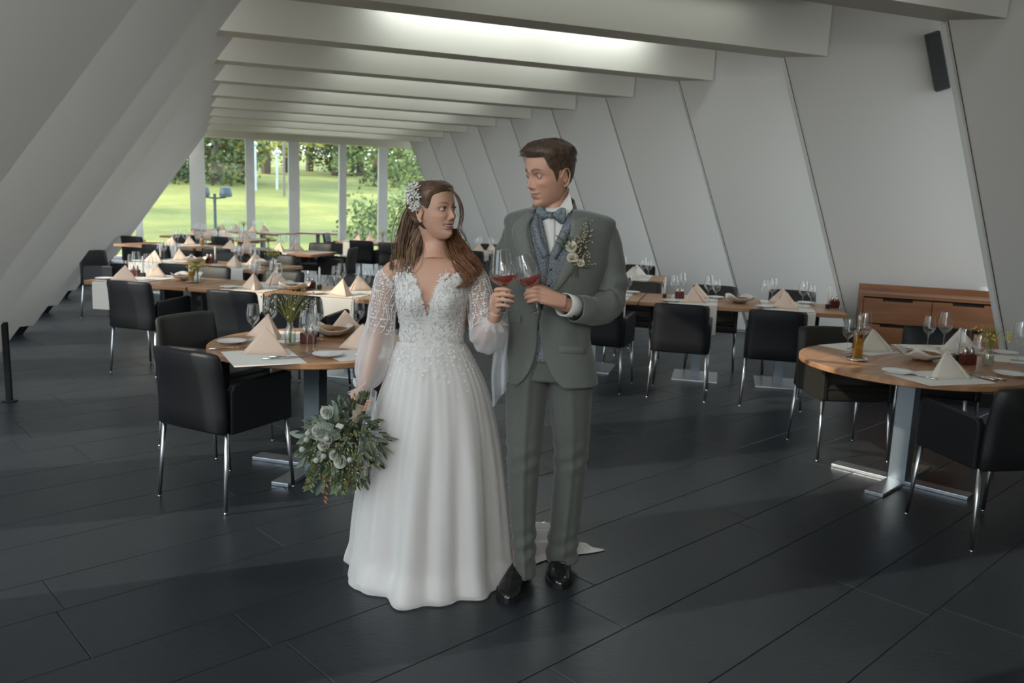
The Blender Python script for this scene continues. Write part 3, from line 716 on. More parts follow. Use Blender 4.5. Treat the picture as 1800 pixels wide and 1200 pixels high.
v = vase('flower_vase', 'clear glass vase of yellow flowers on the right round table', 11, .11, .15, (.5, .42, .08)); a, b = TL(1735, 641); v.location = (a, b, ZT)
a, b = TL(1700, 640); setg(cruetP, a, b, R(10), 'maroon salt and pepper block on the right round table', 'cruet sets')
a, b = TL(1681, 634); setg(candleP, a, b, 0, 'white taper candle standing on the right round table', 'taper candles')

# ================= rectangular tables
def rows_table(nm, cx, cy, ang, L, D, seats, lab, peds, extras=(), detail=True, hang=.26):
    """cx,cy = centre; seats = list of local x; place settings along both sides"""
    rect_table(cx, cy, ang, L, D, lab, peds)
    M = Matrix.Translation((cx, cy, 0)) @ Matrix.Rotation(ang, 4, 'Z')
    for i, sx in enumerate(seats):
        mm = M @ Matrix.Translation((sx, 0, 0))
        pos = ['left', 'middle', 'right'][i if len(seats) > 2 else (i*2 if len(seats) == 2 else 1)]
        runner('cream runner under the %s seat of %s' % (pos, nm), mm, .44, D+.004, hang, .1, group='runners on '+nm, seed=i)
        def at(lx, ly): v = M @ Vector((sx+lx, ly, 0)); return v.x, v.y
        rn = random.Random(int(cx*100)+i)
        for side in (-1, 1):
            zz = ZT+.0035; sd = 'near' if side < 0 else 'far'
            x, y = at(rn.uniform(-.03, .03), side*D*.27); setg(napP if detail else napW if cx > 0 else napP, x, y, ang+rn.uniform(-.5, .5)+(0 if side < 0 else pi), 'folded napkin, %s side, %s seat of %s' % (sd, pos, nm), 'napkins on '+nm, zz)
            for k, (gx, pr) in enumerate(((.13, g_red), (.20, g_white))):
                x, y = at(-side*gx, side*(D*.10+.02*k)); setg(pr, x, y, 0, '%s wine glass, %s side, %s seat of %s' % (('larger', 'smaller')[k], sd, pos, nm), 'wine glasses on '+nm, zz)
            if side < 0 or detail:
                x, y = at(side*.2, side*D*.34); setg(plateproto, x, y, 0, 'white side plate, %s side, %s seat of %s' % (sd, pos, nm), 'side plates on '+nm, zz)
    for kind, lx, ly, lb in extras:
        v = M @ Vector((lx, ly, 0)); pr = dict(cruet=cruetP, candle=candleP, bowl=bowlP, dish=dishP).get(kind)
        if pr is not None: setg(pr, v.x, v.y, ang+.2, lb, {'cruet': 'cruet sets', 'candle': 'taper candles', 'bowl': 'bread bowls', 'dish': None}[kind], ZT)
        elif kind == 'vase': q = vase('flower_vase', lb, int(abs(lx*100))+5, .11, .13); q.location = (v.x, v.y, ZT)
        elif kind == 'bottle': bottle(lb, (v.x, v.y, ZT))
AU = R(-14)
def corner(xr, yr, L, D, ang=AU):
    "centre of a table whose near right corner is given"
    u = Vector((cos(ang), sin(ang))); w = Vector((-sin(ang), cos(ang))); c = Vector((xr, yr))-u*L/2+w*D/2; return c.x, c.y
# right of the groom: two tables in line
cx, cy = corner(2.90, 7.11, 1.80, .80)
rows_table('the right dining table', cx, cy, AU, 1.8, .8, (-.42, .42), 'walnut dining table right of the groom, in front of the sideboard wall', (-.36, .40),
    [('bowl', 0, .02, 'cloth-lined bread bowl at the middle of the right dining table'), ('candle', .78, .0, 'white taper candle at the right end of the right dining table'), ('cruet', .85, .12, 'dark red mills at the right end of the right dining table'), ('candle', -.70, .02, 'white taper candle at the left end of the right dining table'), ('cruet', -.56, .04, 'dark red mills at the left end of the right dining table')])
c2 = Vector((cx, cy)) - Vector((cos(AU), sin(AU)))*1.42
rows_table('the table behind the groom', c2.x, c2.y, AU, 1.02, .8, (.18,), 'walnut dining table half hidden behind the groom', (.05,), [('bowl', -.35, .1, 'bread bowl hidden behind the groom')])
place(chairproto, *(Vector((1.46, 7.03))), R(-15), 'black chair from behind, just right of the groom at the right dining table', 'chairs at the right dining tables')
place(chairproto, 2.20, 6.83, R(-16), 'black chair from behind, at the right end of the right dining table', 'chairs at the right dining tables')
place(chairproto, .80, 7.24, R(-20), 'black chair half hidden by the groom elbow', 'chairs at the right dining tables')
for x, y, rz, lb in [(2.03, 8.33, 166, 'dark chair facing us behind the middle of the right dining table'), (2.76, 8.12, 164, 'dark chair facing us behind the right end of the right dining table'), (1.25, 8.48, 160, 'dark chair facing us behind the left end of the right dining table')]:
    place(chairolive, x, y, R(rz), lb, 'chairs facing us at the right dining tables')
# farther right table behind the groom
cx, cy = corner(1.75, 9.7, 1.5, .8); rows_table('the third right table', cx, cy, AU, 1.5, .8, (.35,), 'walnut table farther back behind the right dining tables', (0,), detail=False)
for x, y, rz in [(1.62, 10.98, 166), (1.15, 9.55, -14)]: place(chairolive if rz > 0 else chairproto, x, y, R(rz), 'dark chair %s the third right table' % ('behind' if rz > 0 else 'before'), None)
# left first row
cx, cy = corner(-1.18, 6.92, 1.80, .80)
rows_table('the first left row', cx, cy, AU, 1.8, .8, (-.36, .50), 'long walnut dining table behind the left round table, partly behind the bride', (-.6, .5),
    [('cruet', .04, .12, 'maroon salt and pepper block between the first row settings'), ('candle', .13, .12, 'white taper candle between the first row settings'), ('bowl', -.0, -.1, 'bread bowl in the middle of the first row')])
c2 = Vector((cx, cy)) - Vector((cos(AU), sin(AU)))*1.46
rows_table('the short first row table', c2.x, c2.y, AU, 1.08, .8, (-.22,), 'walnut dining table at the left end of the first row', (.3,),
    [('cruet', -.42, .15, 'maroon salt and pepper block at the left end of the first row'), ('candle', -.33, .15, 'white taper candle at the left end of the first row'), ('bottle', .36, -.05, 'dark green oil bottle on the first row table'), ('dish', .36, -.05, 'silver dish under the dark green oil bottle'), ('vase', .44, -.08, 'slim clear vase beside the dark oil bottle'), ('bowl', .2, .1, 'bread bowl beside the dark oil bottle')])
for x, y, rz, lb in [(-3.20, 7.22, -17, 'black chair seen from behind at the left end of the first row'), (-2.20, 6.82, -14, 'black chair seen from behind, left of the grasses on the round table'), (-1.66, 6.70, -14, 'black chair seen from behind, behind the grasses on the round table')]:
    place(chairproto, x, y, R(rz), lb, 'chairs at the first left row')
for x, y, rz, lb in [(-2.42, 8.20, 167, 'dark chair facing us behind the first row oil bottle'), (-1.60, 8.02, 165, 'dark chair facing us behind the first row candle'), (-.95, 7.75, 165, 'dark chair facing us behind the bride at the first row'), (-3.25, 8.42, 165, 'dark chair facing us behind the left napkins of the first row')]:
    place(chairolive, x, y, R(rz), lb, 'chairs facing us at the first left row')
# second row
cx, cy = corner(-2.78, 9.20, 1.80, .85)
rows_table('the second left row', cx, cy, AU, 1.8, .85, (-.66, .4), 'walnut dining table of the second left row', (.65, -.4),
    [('candle', -.85, .1, 'white taper candle at the left end of the second row'), ('bowl', -.3, .0, 'bread bowl at the left of the second row'), ('vase', .72, .05, 'clear vase of grasses on the second left row'), ('candle', -.12, .15, 'white taper candle on the second left row'), ('cruet', -.2, .15, 'dark cruet set on the second left row'), ('bowl', .55, .15, 'bread bowl on the second left row')])
for x, y, rz, lb in [(-4.99, 10.16, -104, 'black chair seen from the side beside the leaning left wall'), (-3.55, 9.05, -14, 'black chair before the second left row, behind the napkins')]:
    place(chairproto, x, y, R(rz), lb, 'chairs at the second left row')
for x, y, rz, lb in [(-3.10, 10.45, 166, 'dark chair facing us behind the right end of the second row'), (-3.8, 10.6, 166, 'dark chair facing us behind the middle of the second row')]:
    place(chairolive, x, y, R(rz), lb, 'chairs facing us at the second left row')
# third row
cx, cy = corner(-2.95, 11.95, 1.9, .85)
rows_table('the third left row', cx, cy, AU, 1.9, .85, (-.5, .35), 'walnut dining table of the third left row', (-.5, .5), [('vase', -.05, .1, 'clear vase of grasses on the third left row')], False)
c2 = Vector((cx, cy)) - Vector((cos(AU), sin(AU)))*1.7
rows_table('the short third row table', c2.x, c2.y, AU, 1.4, .85, (.2,), 'walnut dining table at the left end of the third row', (0,), [('bottle', .5, .1, 'dark oil bottle on the third left row')], False)
for x, y, rz, lb in [(-5.05, 12.0, -14, 'black chair before the left end of the third row'), (-4.1, 11.75, -14, 'black chair before the middle of the third row'), (-3.35, 11.6, -14, 'black chair before the right end of the third row')]:
    place(chairproto, x, y, R(rz), lb, 'chairs at the third left row')
for x, y, rz, lb in [(-2.75, 12.75, 84, 'dark grey chair at the right end of the third row'), (-3.25, 13.4, 166, 'dark chair facing us behind the third row')]:
    place(chairolive, x, y, R(rz), lb, 'chairs facing us at the third left row')
# fourth row and farther tables
far = [(-5.6, 15.6, 'the fourth left row', 2.0), (-6.1, 18.6, 'the table by the left window pane', 2.2), (-2.55, 15.9, 'the table by the right window pane', 1.6), (-.9, 14.3, 'the far table behind the couple', 1.6), (-4.6, 19.3, 'the small table by the middle window', .9)]
for x, y, nm, L in far:
    bare = L < 1
    rows_table(nm, x, y, R(-18) if not bare else R(10), L, .8, () if bare else (-.4, .4), 'walnut dining table: '+nm.replace('the ', ''), (-.5, .5) if L > 1.2 else (0,), detail=False, extras=[] if bare else [('vase', 0, 0, 'clear vase of greenery on '+nm)])
for x, y, rz, lb, pr in [(-6.25, 13.9, -20, 'black chair standing before the left window corner', chairproto), (-5.05, 14.72, -18, 'black chair before the fourth left row', chairproto), (-5.82, 14.98, -18, 'black chair before the left of the fourth row', chairproto),
        (-3.70, 17.3, -95, 'grey chair standing alone before the fourth window pane', chairolive), (-2.72, 15.15, -12, 'black chair from behind at the table by the right window pane', chairproto), (-2.15, 14.85, -12, 'second black chair from behind at the table by the right window pane', chairproto),
        (-.65, 13.35, -15, 'black chair before the far table behind the couple', chairproto), (-1.3, 13.5, -15, 'black chair left before the far table behind the couple', chairproto), (-.5, 15.1, 170, 'dark chair facing us behind the far table behind the couple', chairolive), (-1.5, 15.2, 160, 'dark chair facing us, farthest behind the couple', chairolive)]:
    place(pr, x, y, R(rz), lb)
# chairs at the round tables
place(chairproto, -1.505, 4.255, R(-27), 'black armchair nearest to us, left of the left round table', 'chairs at the left round table')
place(chairolive, -1.87, 5.11, R(-117), 'dark olive armchair left of the left round table, behind the nearest chair', 'chairs at the left round table')
place(chairproto, -.66, 5.02, R(98), 'black armchair right of the left round table, behind the bride', 'chairs at the left round table')
place(chairproto, 2.46, 4.09, R(11), 'black armchair nearest to us at the right edge of the picture', 'chairs at the right round table')
place(chairolive, 2.24, 5.46, R(-176), 'dark grey armchair at the far left of the right round table', 'chairs at the right round table')
place(chairproto, 2.98, 5.66, R(160), 'black armchair behind the right round table, before the sideboard', 'chairs at the right round table')
place(chairproto, 3.42, 4.95, R(95), 'dark blue-black armchair at the far right of the right round table', 'chairs at the right round table')

# ================= sideboard
p0 = F(1513, 514, .92); L = 1.16; u = Vector((cos(radians(-20)), sin(radians(-20)), 0)); w = Vector((-u.y, u.x, 0))
t = thing('sideboard', 'wide oak sideboard with drawers against the leaning right wall', 'sideboard', (p0.x, p0.y, .04), math.atan2(u.y, u.x))
Dp = .44; th = .03
m = MB(); m.box((L/2, Dp/2, .865), (L, Dp, th), bev=.003); obj('top_board', m, SIDEWOOD, t)
for x in (th/2, L-th/2):
    m = MB(); m.box((x, Dp/2, .465), (th, Dp-.004, .77), bev=.003); obj('side_panel', m, SIDEWOOD, t)
m = MB(); m.box((L/2, Dp-.01, .465), (L-.06, .02, .77)); m.box((L/2, Dp/2, .09), (L-.06, Dp-.06, .02)); obj('carcass', m, SIDEWOOD, t)
m = MB(); m.box((L/2, .03, .02), (L-.04, .02, .12)); m.box((L/2, Dp-.05, .02), (L-.04, .02, .12)); obj('plinth', m, DARKM, t)
m = MB(); m.box((L/2, Dp-.008, .905), (L, .016, .05)); obj('back_ledge', m, SIDEWOOD, t)
for r_, (z0, z1) in enumerate(((.62, .84), (.39, .61), (.11, .38))):
    for c_ in range(2):
        x0 = th+.004+c_*(L/2-th); x1 = x0+L/2-th-.006; cxm = (x0+x1)/2; nw = .24
        m = MB()
        m.box((cxm, .012, (z0+z1-.022)/2), (x1-x0, .02, z1-z0-.022)); m.box(((x0+cxm-nw/2)/2, .012, z1-.0125), (cxm-nw/2-x0, .02, .021)); m.box(((x1+cxm+nw/2)/2, .012, z1-.0125), (x1-cxm-nw/2, .02, .021))
        d_ = obj('drawer', m, SIDEWOOD, t)
        m = MB(); m.box((cxm, .03, z1-.012), (nw, .008, .024)); obj('finger_slot', m, mat('slot dark', (.006, .004, .003), .8), d_)
def on_side(px, py): q = F(px, py, .88); return q
q = F(1696, 515, .92); m = MB(); m.lathe([(.001, 0), (.062, 0), (.062, .135), (.058, .137), (.058, .13), (.001, .13)], 28)
tag(obj('paper_roll', m, mat('white tissue', (.70, .70, .68), .8), smooth=False, loc=(q.x, q.y, .92)), 'white upright paper roll standing on the sideboard', 'paper roll')
q = F(1729, 518, .92); t = thing('white_dome_dish', 'white domed dish on the right end of the sideboard', 'dish', (q.x, q.y, .92))
m = MB(); m.lathe([(.085, .0), (.085, .012), (.075, .045), (.045, .072), (.001, .08)], 28); obj('dome', m, PLATE, t, True)
m = MB(); m.lathe([(.001, .0), (.095, .0), (.10, .006), (.001, .005)], 28); obj('base_plate', m, DARKM, t)
# ------------------------------------------------------------------ people: shared tools
def attr_mat(name, rough=.5, sss=.0, bump=None, spec=.4):
    m = bpy.data.materials.new(name); m.use_nodes = True; nt = m.node_tree; b = nt.nodes['Principled BSDF']
    a = nt.nodes.new('ShaderNodeAttribute'); a.attribute_name = 'Col'; nt.links.new(a.outputs['Color'], b.inputs['Base Color'])
    b.inputs['Roughness'].default_value = rough; b.inputs['Specular IOR Level'].default_value = spec
    if sss:
        b.inputs['Subsurface Weight'].default_value = sss; b.inputs['Subsurface Radius'].default_value = (.9, .35, .2); b.inputs['Subsurface Scale'].default_value = .006
    if bump:
        tc = nt.nodes.new('ShaderNodeTexCoord'); n = nt.nodes.new('ShaderNodeTexNoise'); n.inputs['Scale'].default_value = bump[0]; nt.links.new(tc.outputs['Object'], n.inputs['Vector'])
        bp = nt.nodes.new('ShaderNodeBump'); bp.inputs['Strength'].default_value = bump[1]; bp.inputs['Distance'].default_value = .002; nt.links.new(n.outputs['Fac'], bp.inputs['Height']); nt.links.new(bp.outputs['Normal'], b.inputs['Normal'])
    return m
def G(x, s): return exp(-(x/s)**2)
# head in local axes: +y is the way the face looks, +x its own left?, +z up; chin z=-.118, crown .12
HW = [(-.124, .004), (-.118, .018), (-.108, .030), (-.095, .042), (-.080, .052), (-.06, .0605), (-.035, .0675), (-.01, .0725), (.02, .0755), (.045, .0765), (.07, .0715), (.09, .060), (.105, .045), (.116, .026), (.122, .004)]
HF = [(-.124, .050), (-.118, .066), (-.108, .0755), (-.098, .0775), (-.087, .0745), (-.076, .078), (-.068, .080), (-.058, .082), (-.045, .0815), (-.02, .0825), (0, .0820), (.018, .0875), (.035, .0885), (.06, .0840), (.085, .0700), (.105, .046), (.116, .026), (.122, .004)]
HBk = [(-.124, .0), (-.118, -.014), (-.108, -.004), (-.095, .012), (-.08, .030), (-.06, .055), (-.03, .084), (0, .098), (.03, .104), (.06, .099), (.085, .083), (.105, .055), (.116, .030), (.122, .004)]
def head_pt(a, z, female, smile, off=0.0, feat=True):
    """a: angle around, 0 = face front; positive towards local +x"""
    w = interp(HW, z); f = interp(HF, z); b = interp(HBk, z)
    if female: 
        w *= .965 - .06*smoothstep(-.03, -.1, z); f -= .004*smoothstep(.0, .03, z)
    else: w *= 1.0 + .03*smoothstep(-.05, -.09, z)
    s_, c_ = sin(a), cos(a)
    if c_ >= 0: 
        p = 2.25; k = (abs(s_)**p+abs(c_)**p)**(-1/p); x = w*s_*k; y = f*c_*k
    else:
        p = 2.1; k = (abs(s_)**p+abs(c_)**p)**(-1/p); x = w*s_*k; y = b*c_*k
    if feat and c_ > 0:
        ax = abs(x)
        # nose
        tip = -.036; brid = [(-.058, 0), (-.049, .004), (-.043, .017), (-.036, .0265), (-.028, .0222), (-.015, .0150), (0, .0080), (.012, .0055), (.024, .001)]
        nz = interp(brid, z) if -.058 < z < .024 else 0
        nw = interp([(-.058, .011), (-.043, .0105), (-.034, .0098), (-.015, .0070), (.01, .0072), (.03, .012)], z)
        y += nz*(1.0 if not female else .88)*G(ax, nw)
        y += .0075*G(ax-.0135, .0052)*G(z+.0415, .0065)            # alae
        y -= .006*G(ax-.007, .003)*G(z+.0495, .003)              # nostrils
        # brow and sockets
        y += (.0035 if female else .0055)*G(ax-.027, .020)*G(z-.019, .008)
        y -= .0115*G(ax-.0315, .0135)*G(z-.000, .0110)
        # lids: upper fold and lower lid ridges
        y += .0022*G(ax-.0315, .013)*G(z-.0095, .0028)
        y += .0018*G(ax-.0315, .012)*G(z+.0098, .003)
        # cheeks (raised by the smile) and hollows
        y += (.0045+.003*smile)*G(ax-.038, .015)*G(z+.030, .014)
        x += (.0015)*(1 if x > 0 else -1)*G(ax-.055, .015)*G(z+.025, .015)
        y -= .0025*G(ax-.040, .010)*G(z+.066, .014)
        y -= .002*smile*G(ax-.031, .004)*G(z+.058, .012)
        # mouth
        mw = .0235+.0035*smile; zc = -.0695+smile*5.5*min(ax, .03)**2
        gate = smoothstep(mw+.004, mw-.006, ax)
        up = zc+.0045+.0025*smile; lo = zc-.0048-.0030*smile
        y += gate*(.0045*G(z-up-.001, .0034)+.0055*G(z-lo+.001, .0042))
        y -= gate*(.0060+.010*smile)*G(z-zc, .0022+.0022*smile)
        y -= .003*G(ax-mw-.001, .003)*G(z-zc, .004)
        y -= .0018*G(ax, .003)*G(z+.056, .005)                  # philtrum
        y -= .0035*G(ax, .016)*G(z+.0865, .005)                 # chin groove
        y += .003*G(ax, .012)*G(z+.103, .009)
    if off:
        n = Vector((x/(w*w+1e-6), y/((f if c_ >= 0 else b)**2+1e-6), z/.0145)); n.normalize(); x += n.x*off; y += n.y*off; z += n.z*off*(1 if z > 0 else .3)
    return Vector((x, y, z))
def head_mesh(mb, M, sc_, female, smile):
    NA, NZ = 132, 96; vs = []
    zs = [-.124+.246*(.5-.5*cos(pi*j/(NZ-1)))*.35 + .246*.65*j/(NZ-1) for j in range(NZ)]
    for z in zs:
        for i in range(NA):
            t = i/NA*2-1; a = pi*(t*.62+.38*t**3)
            vs.append(head_pt(a, z, female, smile)*sc_)
    fs = [(j*NA+i, j*NA+(i+1) % NA, (j+1)*NA+(i+1) % NA, (j+1)*NA+i) for j in range(NZ-1) for i in range(NA)]
    fs += [tuple(range(NA-1, -1, -1)), tuple(range((NZ-1)*NA, NZ*NA))]
    mb.add(vs, fs, M)
def ear(mb, M, sc_, side):
    # flattened shell with a rim
    E_ = Matrix.Translation((side*.0725*sc_, -.012*sc_, -.012*sc_)) @ Matrix.Rotation(side*radians(-24), 4, 'Z') @ Matrix.Rotation(radians(-8), 4, 'X')
    pts = []; 
    for k in range(15):
        a = radians(-60+k*24*.83+0); pts.append(Vector((side*.010*(.4+.6*sin(max(0, min(pi, (k/14)*pi)))), -.017*cos(a)*1.0*(-1)*-1, .031*sin(a)))*sc_)
    rim = [Vector((side*.004, .012, -.030)), Vector((side*.006, .000, -.033)), Vector((side*.010, -.009, -.024)), Vector((side*.014, -.016, -.006)), Vector((side*.016, -.019, .010)), Vector((side*.015, -.013, .025)), Vector((side*.011, -.002, .031)), Vector((side*.007, .009, .026)), Vector((side*.003, .013, .012)), Vector((side*-.002, .012, .0))]
    mb.tube([v*sc_ for v in rim], [.0042*sc_, .0058*sc_, .0045*sc_, .0034*sc_, .0034*sc_, .0034*sc_, .0034*sc_, .0032*sc_, .003*sc_, .0025*sc_], 8, True, M @ E_)
    mb.ball((side*.004*sc_, -.003*sc_, -.002*sc_), .016*sc_, 12, 8, (.28, .85, 1.55), M @ E_)
    mb.tube([v*sc_ for v in (Vector((side*.007, .003, -.018)), Vector((side*.010, -.007, -.004)), Vector((side*.009, -.004, .014)))], [.003*sc_, .0035*sc_, .002*sc_], 6, True, M @ E_)
def frame(origin, fwd, up=Vector((0, 0, 1)), tilt=0):
    f = fwd.normalized(); x = f.cross(up).normalized(); z = x.cross(f).normalized()
    M = Matrix(((x.x, f.x, z.x, origin.x), (x.y, f.y, z.y, origin.y), (x.z, f.z, z.z, origin.z), (0, 0, 0, 1)))
    return M @ Matrix.Rotation(tilt, 4, 'Y')
def vring(c, ax, bx, n, expo=2.3, yaw=0):
    out = []
    for i in range(n):
        a = 2*pi*i/n; s_, c_ = sin(a), cos(a); k = (abs(s_)**expo+abs(c_)**expo)**(-1/expo)
        x, y = ax*c_*k, bx*s_*k; out.append(Vector((c.x+x*cos(yaw)-y*sin(yaw), c.y+x*sin(yaw)+y*cos(yaw), c.z)))
    return out
class Loft:
    "body-like surface from silhouettes: rows (py, xl, xr, Y, depth_front, depth_back)"
    def __init__(s, rows, expo=2.3):
        s.t = [(r[0], tuple(r[1:])) for r in rows]; s.e = expo; s.y0 = rows[0][0]; s.y1 = rows[-1][0]
    def row(s, py):
        xl, xr, Y, df, db = interp(s.t, py); a = P(xl, py, Y); b = P(xr, py, Y); c = (a+b)/2
        return c, (b.x-a.x)/2, df, db
    def pt(s, a, py, off=0.0, bump=None):
        "a=0 right side (+x), a=-pi/2 front"
        c, w, df, db = s.row(py); d = df if sin(a) < 0 else db; e = s.e
        s_, c_ = sin(a), cos(a); k = (abs(s_)**e+abs(c_)**e)**(-1/e)
        p = Vector((c.x+(w+off)*c_*k, c.y+(d+off)*s_*k, c.z))
        if bump: p = bump(p, a, py)
        return p
    def ang(s, px, py):
        "front angle whose surface point lies at pixel px"
        lo, hi = -pi, 0
        for _ in range(26):
            m = (lo+hi)/2; q = s.pt(m, py)-Vector((0, 0, EYE)); x = 900+FOC*q.dot(_r)/q.dot(_f)
            if x < px: lo = m
            else: hi = m
        return (lo+hi)/2
    def at(s, px, py, off=0.0, bump=None): return s.pt(s.ang(px, py), py, off, bump)
    def normal(s, px, py):
        a = s.at(px-3, py); b = s.at(px+3, py); c = s.at(px, py-4); d = s.at(px, py+4); n = (b-a).cross(c-d); return n.normalized()
def closed_loft(mb, L, n=40, m=40, off=0.0, bump=None, y0=None, y1=None):
    y0 = L.y0 if y0 is None else y0; y1 = L.y1 if y1 is None else y1
    vs = [L.pt(2*pi*i/n, y0+(y1-y0)*j/(m-1), off, bump) for j in range(m) for i in range(n)]
    fs = [(j*n+i, j*n+(i+1) % n, (j+1)*n+(i+1) % n, (j+1)*n+i) for j in range(m-1) for i in range(n)]
    fs += [tuple(range(n-1, -1, -1)), tuple(range((m-1)*n, m*n))]
    mb.add(vs, fs)
def curve(pts, n):
    "smooth resample of a list of Vectors (or tuples with radius last)"
    tab = [(i, tuple(p)) for i, p in enumerate(pts)]; k = len(pts)-1
    return [interp(tab, k*i/(n-1)) for i in range(n)]
def limb(mb, pts, n=16, seg=14, cap=True, flat=1.0, up=None):
    "pts: (x,y,z,r)"
    c = curve(pts, seg); mb.tube([p[:3] for p in c], [p[3] for p in c], n, cap, None, flat, up)
def PR(px, py, Y, r): v = P(px, py, Y); return (v.x, v.y, v.z, r)
def finger(mb, pts, r=.0085):
    k = len(pts); q = [(*p, r*(1.08-.30*i/(k-1))) for i, p in enumerate(pts)]
    limb(mb, q, 10, 12); e = Vector(pts[-1]); mb.ball(e, r*.80, 8, 6)
def remesh(name, mb, voxel, smooth=2, fac=.5):
    me = mb.mesh(name+'_src'); o = bpy.data.objects.new('tmp_src', me); C.objects.link(o)
    r = o.modifiers.new('r', 'REMESH'); r.mode = 'VOXEL'; r.voxel_size = voxel; r.adaptivity = 0
    if smooth: q = o.modifiers.new('s', 'SMOOTH'); q.factor = fac; q.iterations = smooth
    dg = bpy.context.evaluated_depsgraph_get(); dg.update()
    new = bpy.data.meshes.new_from_object(o.evaluated_get(dg)); new.name = name
    bpy.data.objects.remove(o); bpy.data.meshes.remove(me); return new
def paint(me, fn):
    at = me.color_attributes.new('Col', 'FLOAT_COLOR', 'POINT'); buf = []
    for v in me.vertices: c = fn(v.co); buf += [c[0], c[1], c[2], 1]
    at.data.foreach_set('color', buf)
def mixc(a, b, t): return tuple(a[i]*(1-t)+b[i]*t for i in range(3))
def face_paint(Mi, sc_, skin, lip, smile, brow, female):
    def fn(co):
        q = (Mi @ co)/sc_; x, y, z = q
        c = skin
        if y > .03 and -.13 < z < .13 and abs(x) < .09:
            ax = abs(x); mw = .0235+.0035*smile; zc = -.0695+smile*5.5*min(ax, .03)**2
            c = mixc(c, (skin[0]*1.03, skin[1]*.80, skin[2]*.78), .55*G(ax-.042, .018)*G(z+.03, .016))
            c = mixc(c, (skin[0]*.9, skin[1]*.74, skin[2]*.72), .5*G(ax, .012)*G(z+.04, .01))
            lh = (.0095 if female else .0075)*(1-(ax/mw)**2*.75 if ax < mw else 0)
            if ax < mw and abs(z-zc+.0006) < lh+.001: c = mixc(c, lip, smoothstep(lh+.001, lh-.0015, abs(z-zc+.0006)))
            if ax < mw and abs(z-zc) < .0016: c = mixc(c, (.05, .015, .015), .7)
            # lash line round the eye opening
            ex = (ax-.0315)/.0150; ez = (z-.0005)/.0068; d = sqrt(ex*ex+ez*ez)
            c = mixc(c, (.05, .03, .025), (.75 if female else .45)*G(d-1.0, .22)*(1 if z > 0 else .45))
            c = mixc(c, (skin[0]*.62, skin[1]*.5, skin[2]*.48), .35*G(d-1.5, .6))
            # brows
            bz = .0205+.0045*(1-((ax-.034)/.02)**2) ; bt = (.0028 if female else .0042)*smoothstep(.056, .035, ax)
            if .011 < ax < .055: c = mixc(c, brow, .85*G(z-bz, bt+.0006))
        return c
    return fn
def eyes(par, M, sc_, gx, gz, iris):
    out = []
    for sd in (-1, 1):
        c = Vector((sd*.0315, .0660, .0005))*sc_; r = .0122*sc_
        m = MB(); m.ball(c, r, 20, 14, M=M); e = obj('eye', m, mat('eye white', (.62, .58, .55), .15), par, True)
        g = Vector((gx, 1, gz)).normalized()
        for rr, dd, cc, nm in ((.0058, .0004, iris, 'iris'), (.0027, .0009, (.003, .003, .003), 'pupil')):
            m = MB(); base = c+g*(sqrt(r*r-(rr*sc_)**2)+dd*sc_); u = g.cross(Vector((0, 0, 1))).normalized(); w = u.cross(g)
            vs = [base+g*.0008*sc_]+[base+(u*cos(a)+w*sin(a))*rr*sc_ for a in [2*pi*k/16 for k in range(16)]]
            m.add(vs, [(0, 1+k, 1+(k+1) % 16) for k in range(16)], M); obj(nm, m, mat('iris '+str(iris)+nm, cc, .2), e)
        # upper and lower eyelid shells hugging the eyeball
        skinm = eyes.skin
        m = MB()
        def lid(u, v, lo, hi):
            az = radians(-80+160*u); el = radians(lo(u)+(hi(u)-lo(u))*v); R_ = r*1.10
            return c+Vector((sin(az)*cos(el), cos(az)*cos(el), sin(el)))*R_
        arch = lambda u: 1-(2*u-1)**2
        m.grid(lambda u, v: lid(u, v, lambda u: 4+22*arch(u)-eyes.close*24, lambda u: 62), 17, 7, M=M); obj('upper_eyelid', m, skinm, par, True)
        m = MB(); m.grid(lambda u, v: lid(u, v, lambda u: -60, lambda u: -6-17*arch(u)+eyes.close*4), 17, 6, M=M); obj('lower_eyelid', m, skinm, par, True)
        m = MB()
        for k in range(22):
            u = .08+.84*k/21; az = radians(-80+160*u); el = radians(4+22*arch(u)-eyes.close*24); d = Vector((sin(az)*cos(el), cos(az)*cos(el), sin(el)))
            p0 = c+d*r*1.10; m.tube([p0, p0+(d+Vector((sin(az)*.3, 0, .1)))*.0022*sc_*eyes.lash, p0+(d*.9+Vector((sin(az)*.7, 0, .8)))*.0042*sc_*eyes.lash], [.0004*sc_, .0003*sc_, .0001*sc_], 3, M=M)
        tag(obj('eyelashes', m, DARKM, par), kind='stuff')
def teeth(par, M, sc_, smile):
    m = MB()
    for k in range(-4, 5):
        x = k*.0054; z = -.0695+smile*5.5*x*x+.0012; y = .0775-(x/.03)**2*.010
        m.box((x*sc_, (y-.004)*sc_, z*sc_), (.0050*sc_, .004*sc_, .0078*sc_), M, bev=.0012*sc_)
    tag(obj('teeth', m, mat('teeth', (.62, .58, .52), .3), par, True), kind='stuff')
def strand(mb, pts, r, n=3, seg=8):
    c = curve(pts, seg); mb.tube(c, [r*(.55+.45*sin(pi*min(1, (i/(seg-1))*1.15+.15)))*(1 if i < seg-1 else .25) for i in range(seg)], n, False)
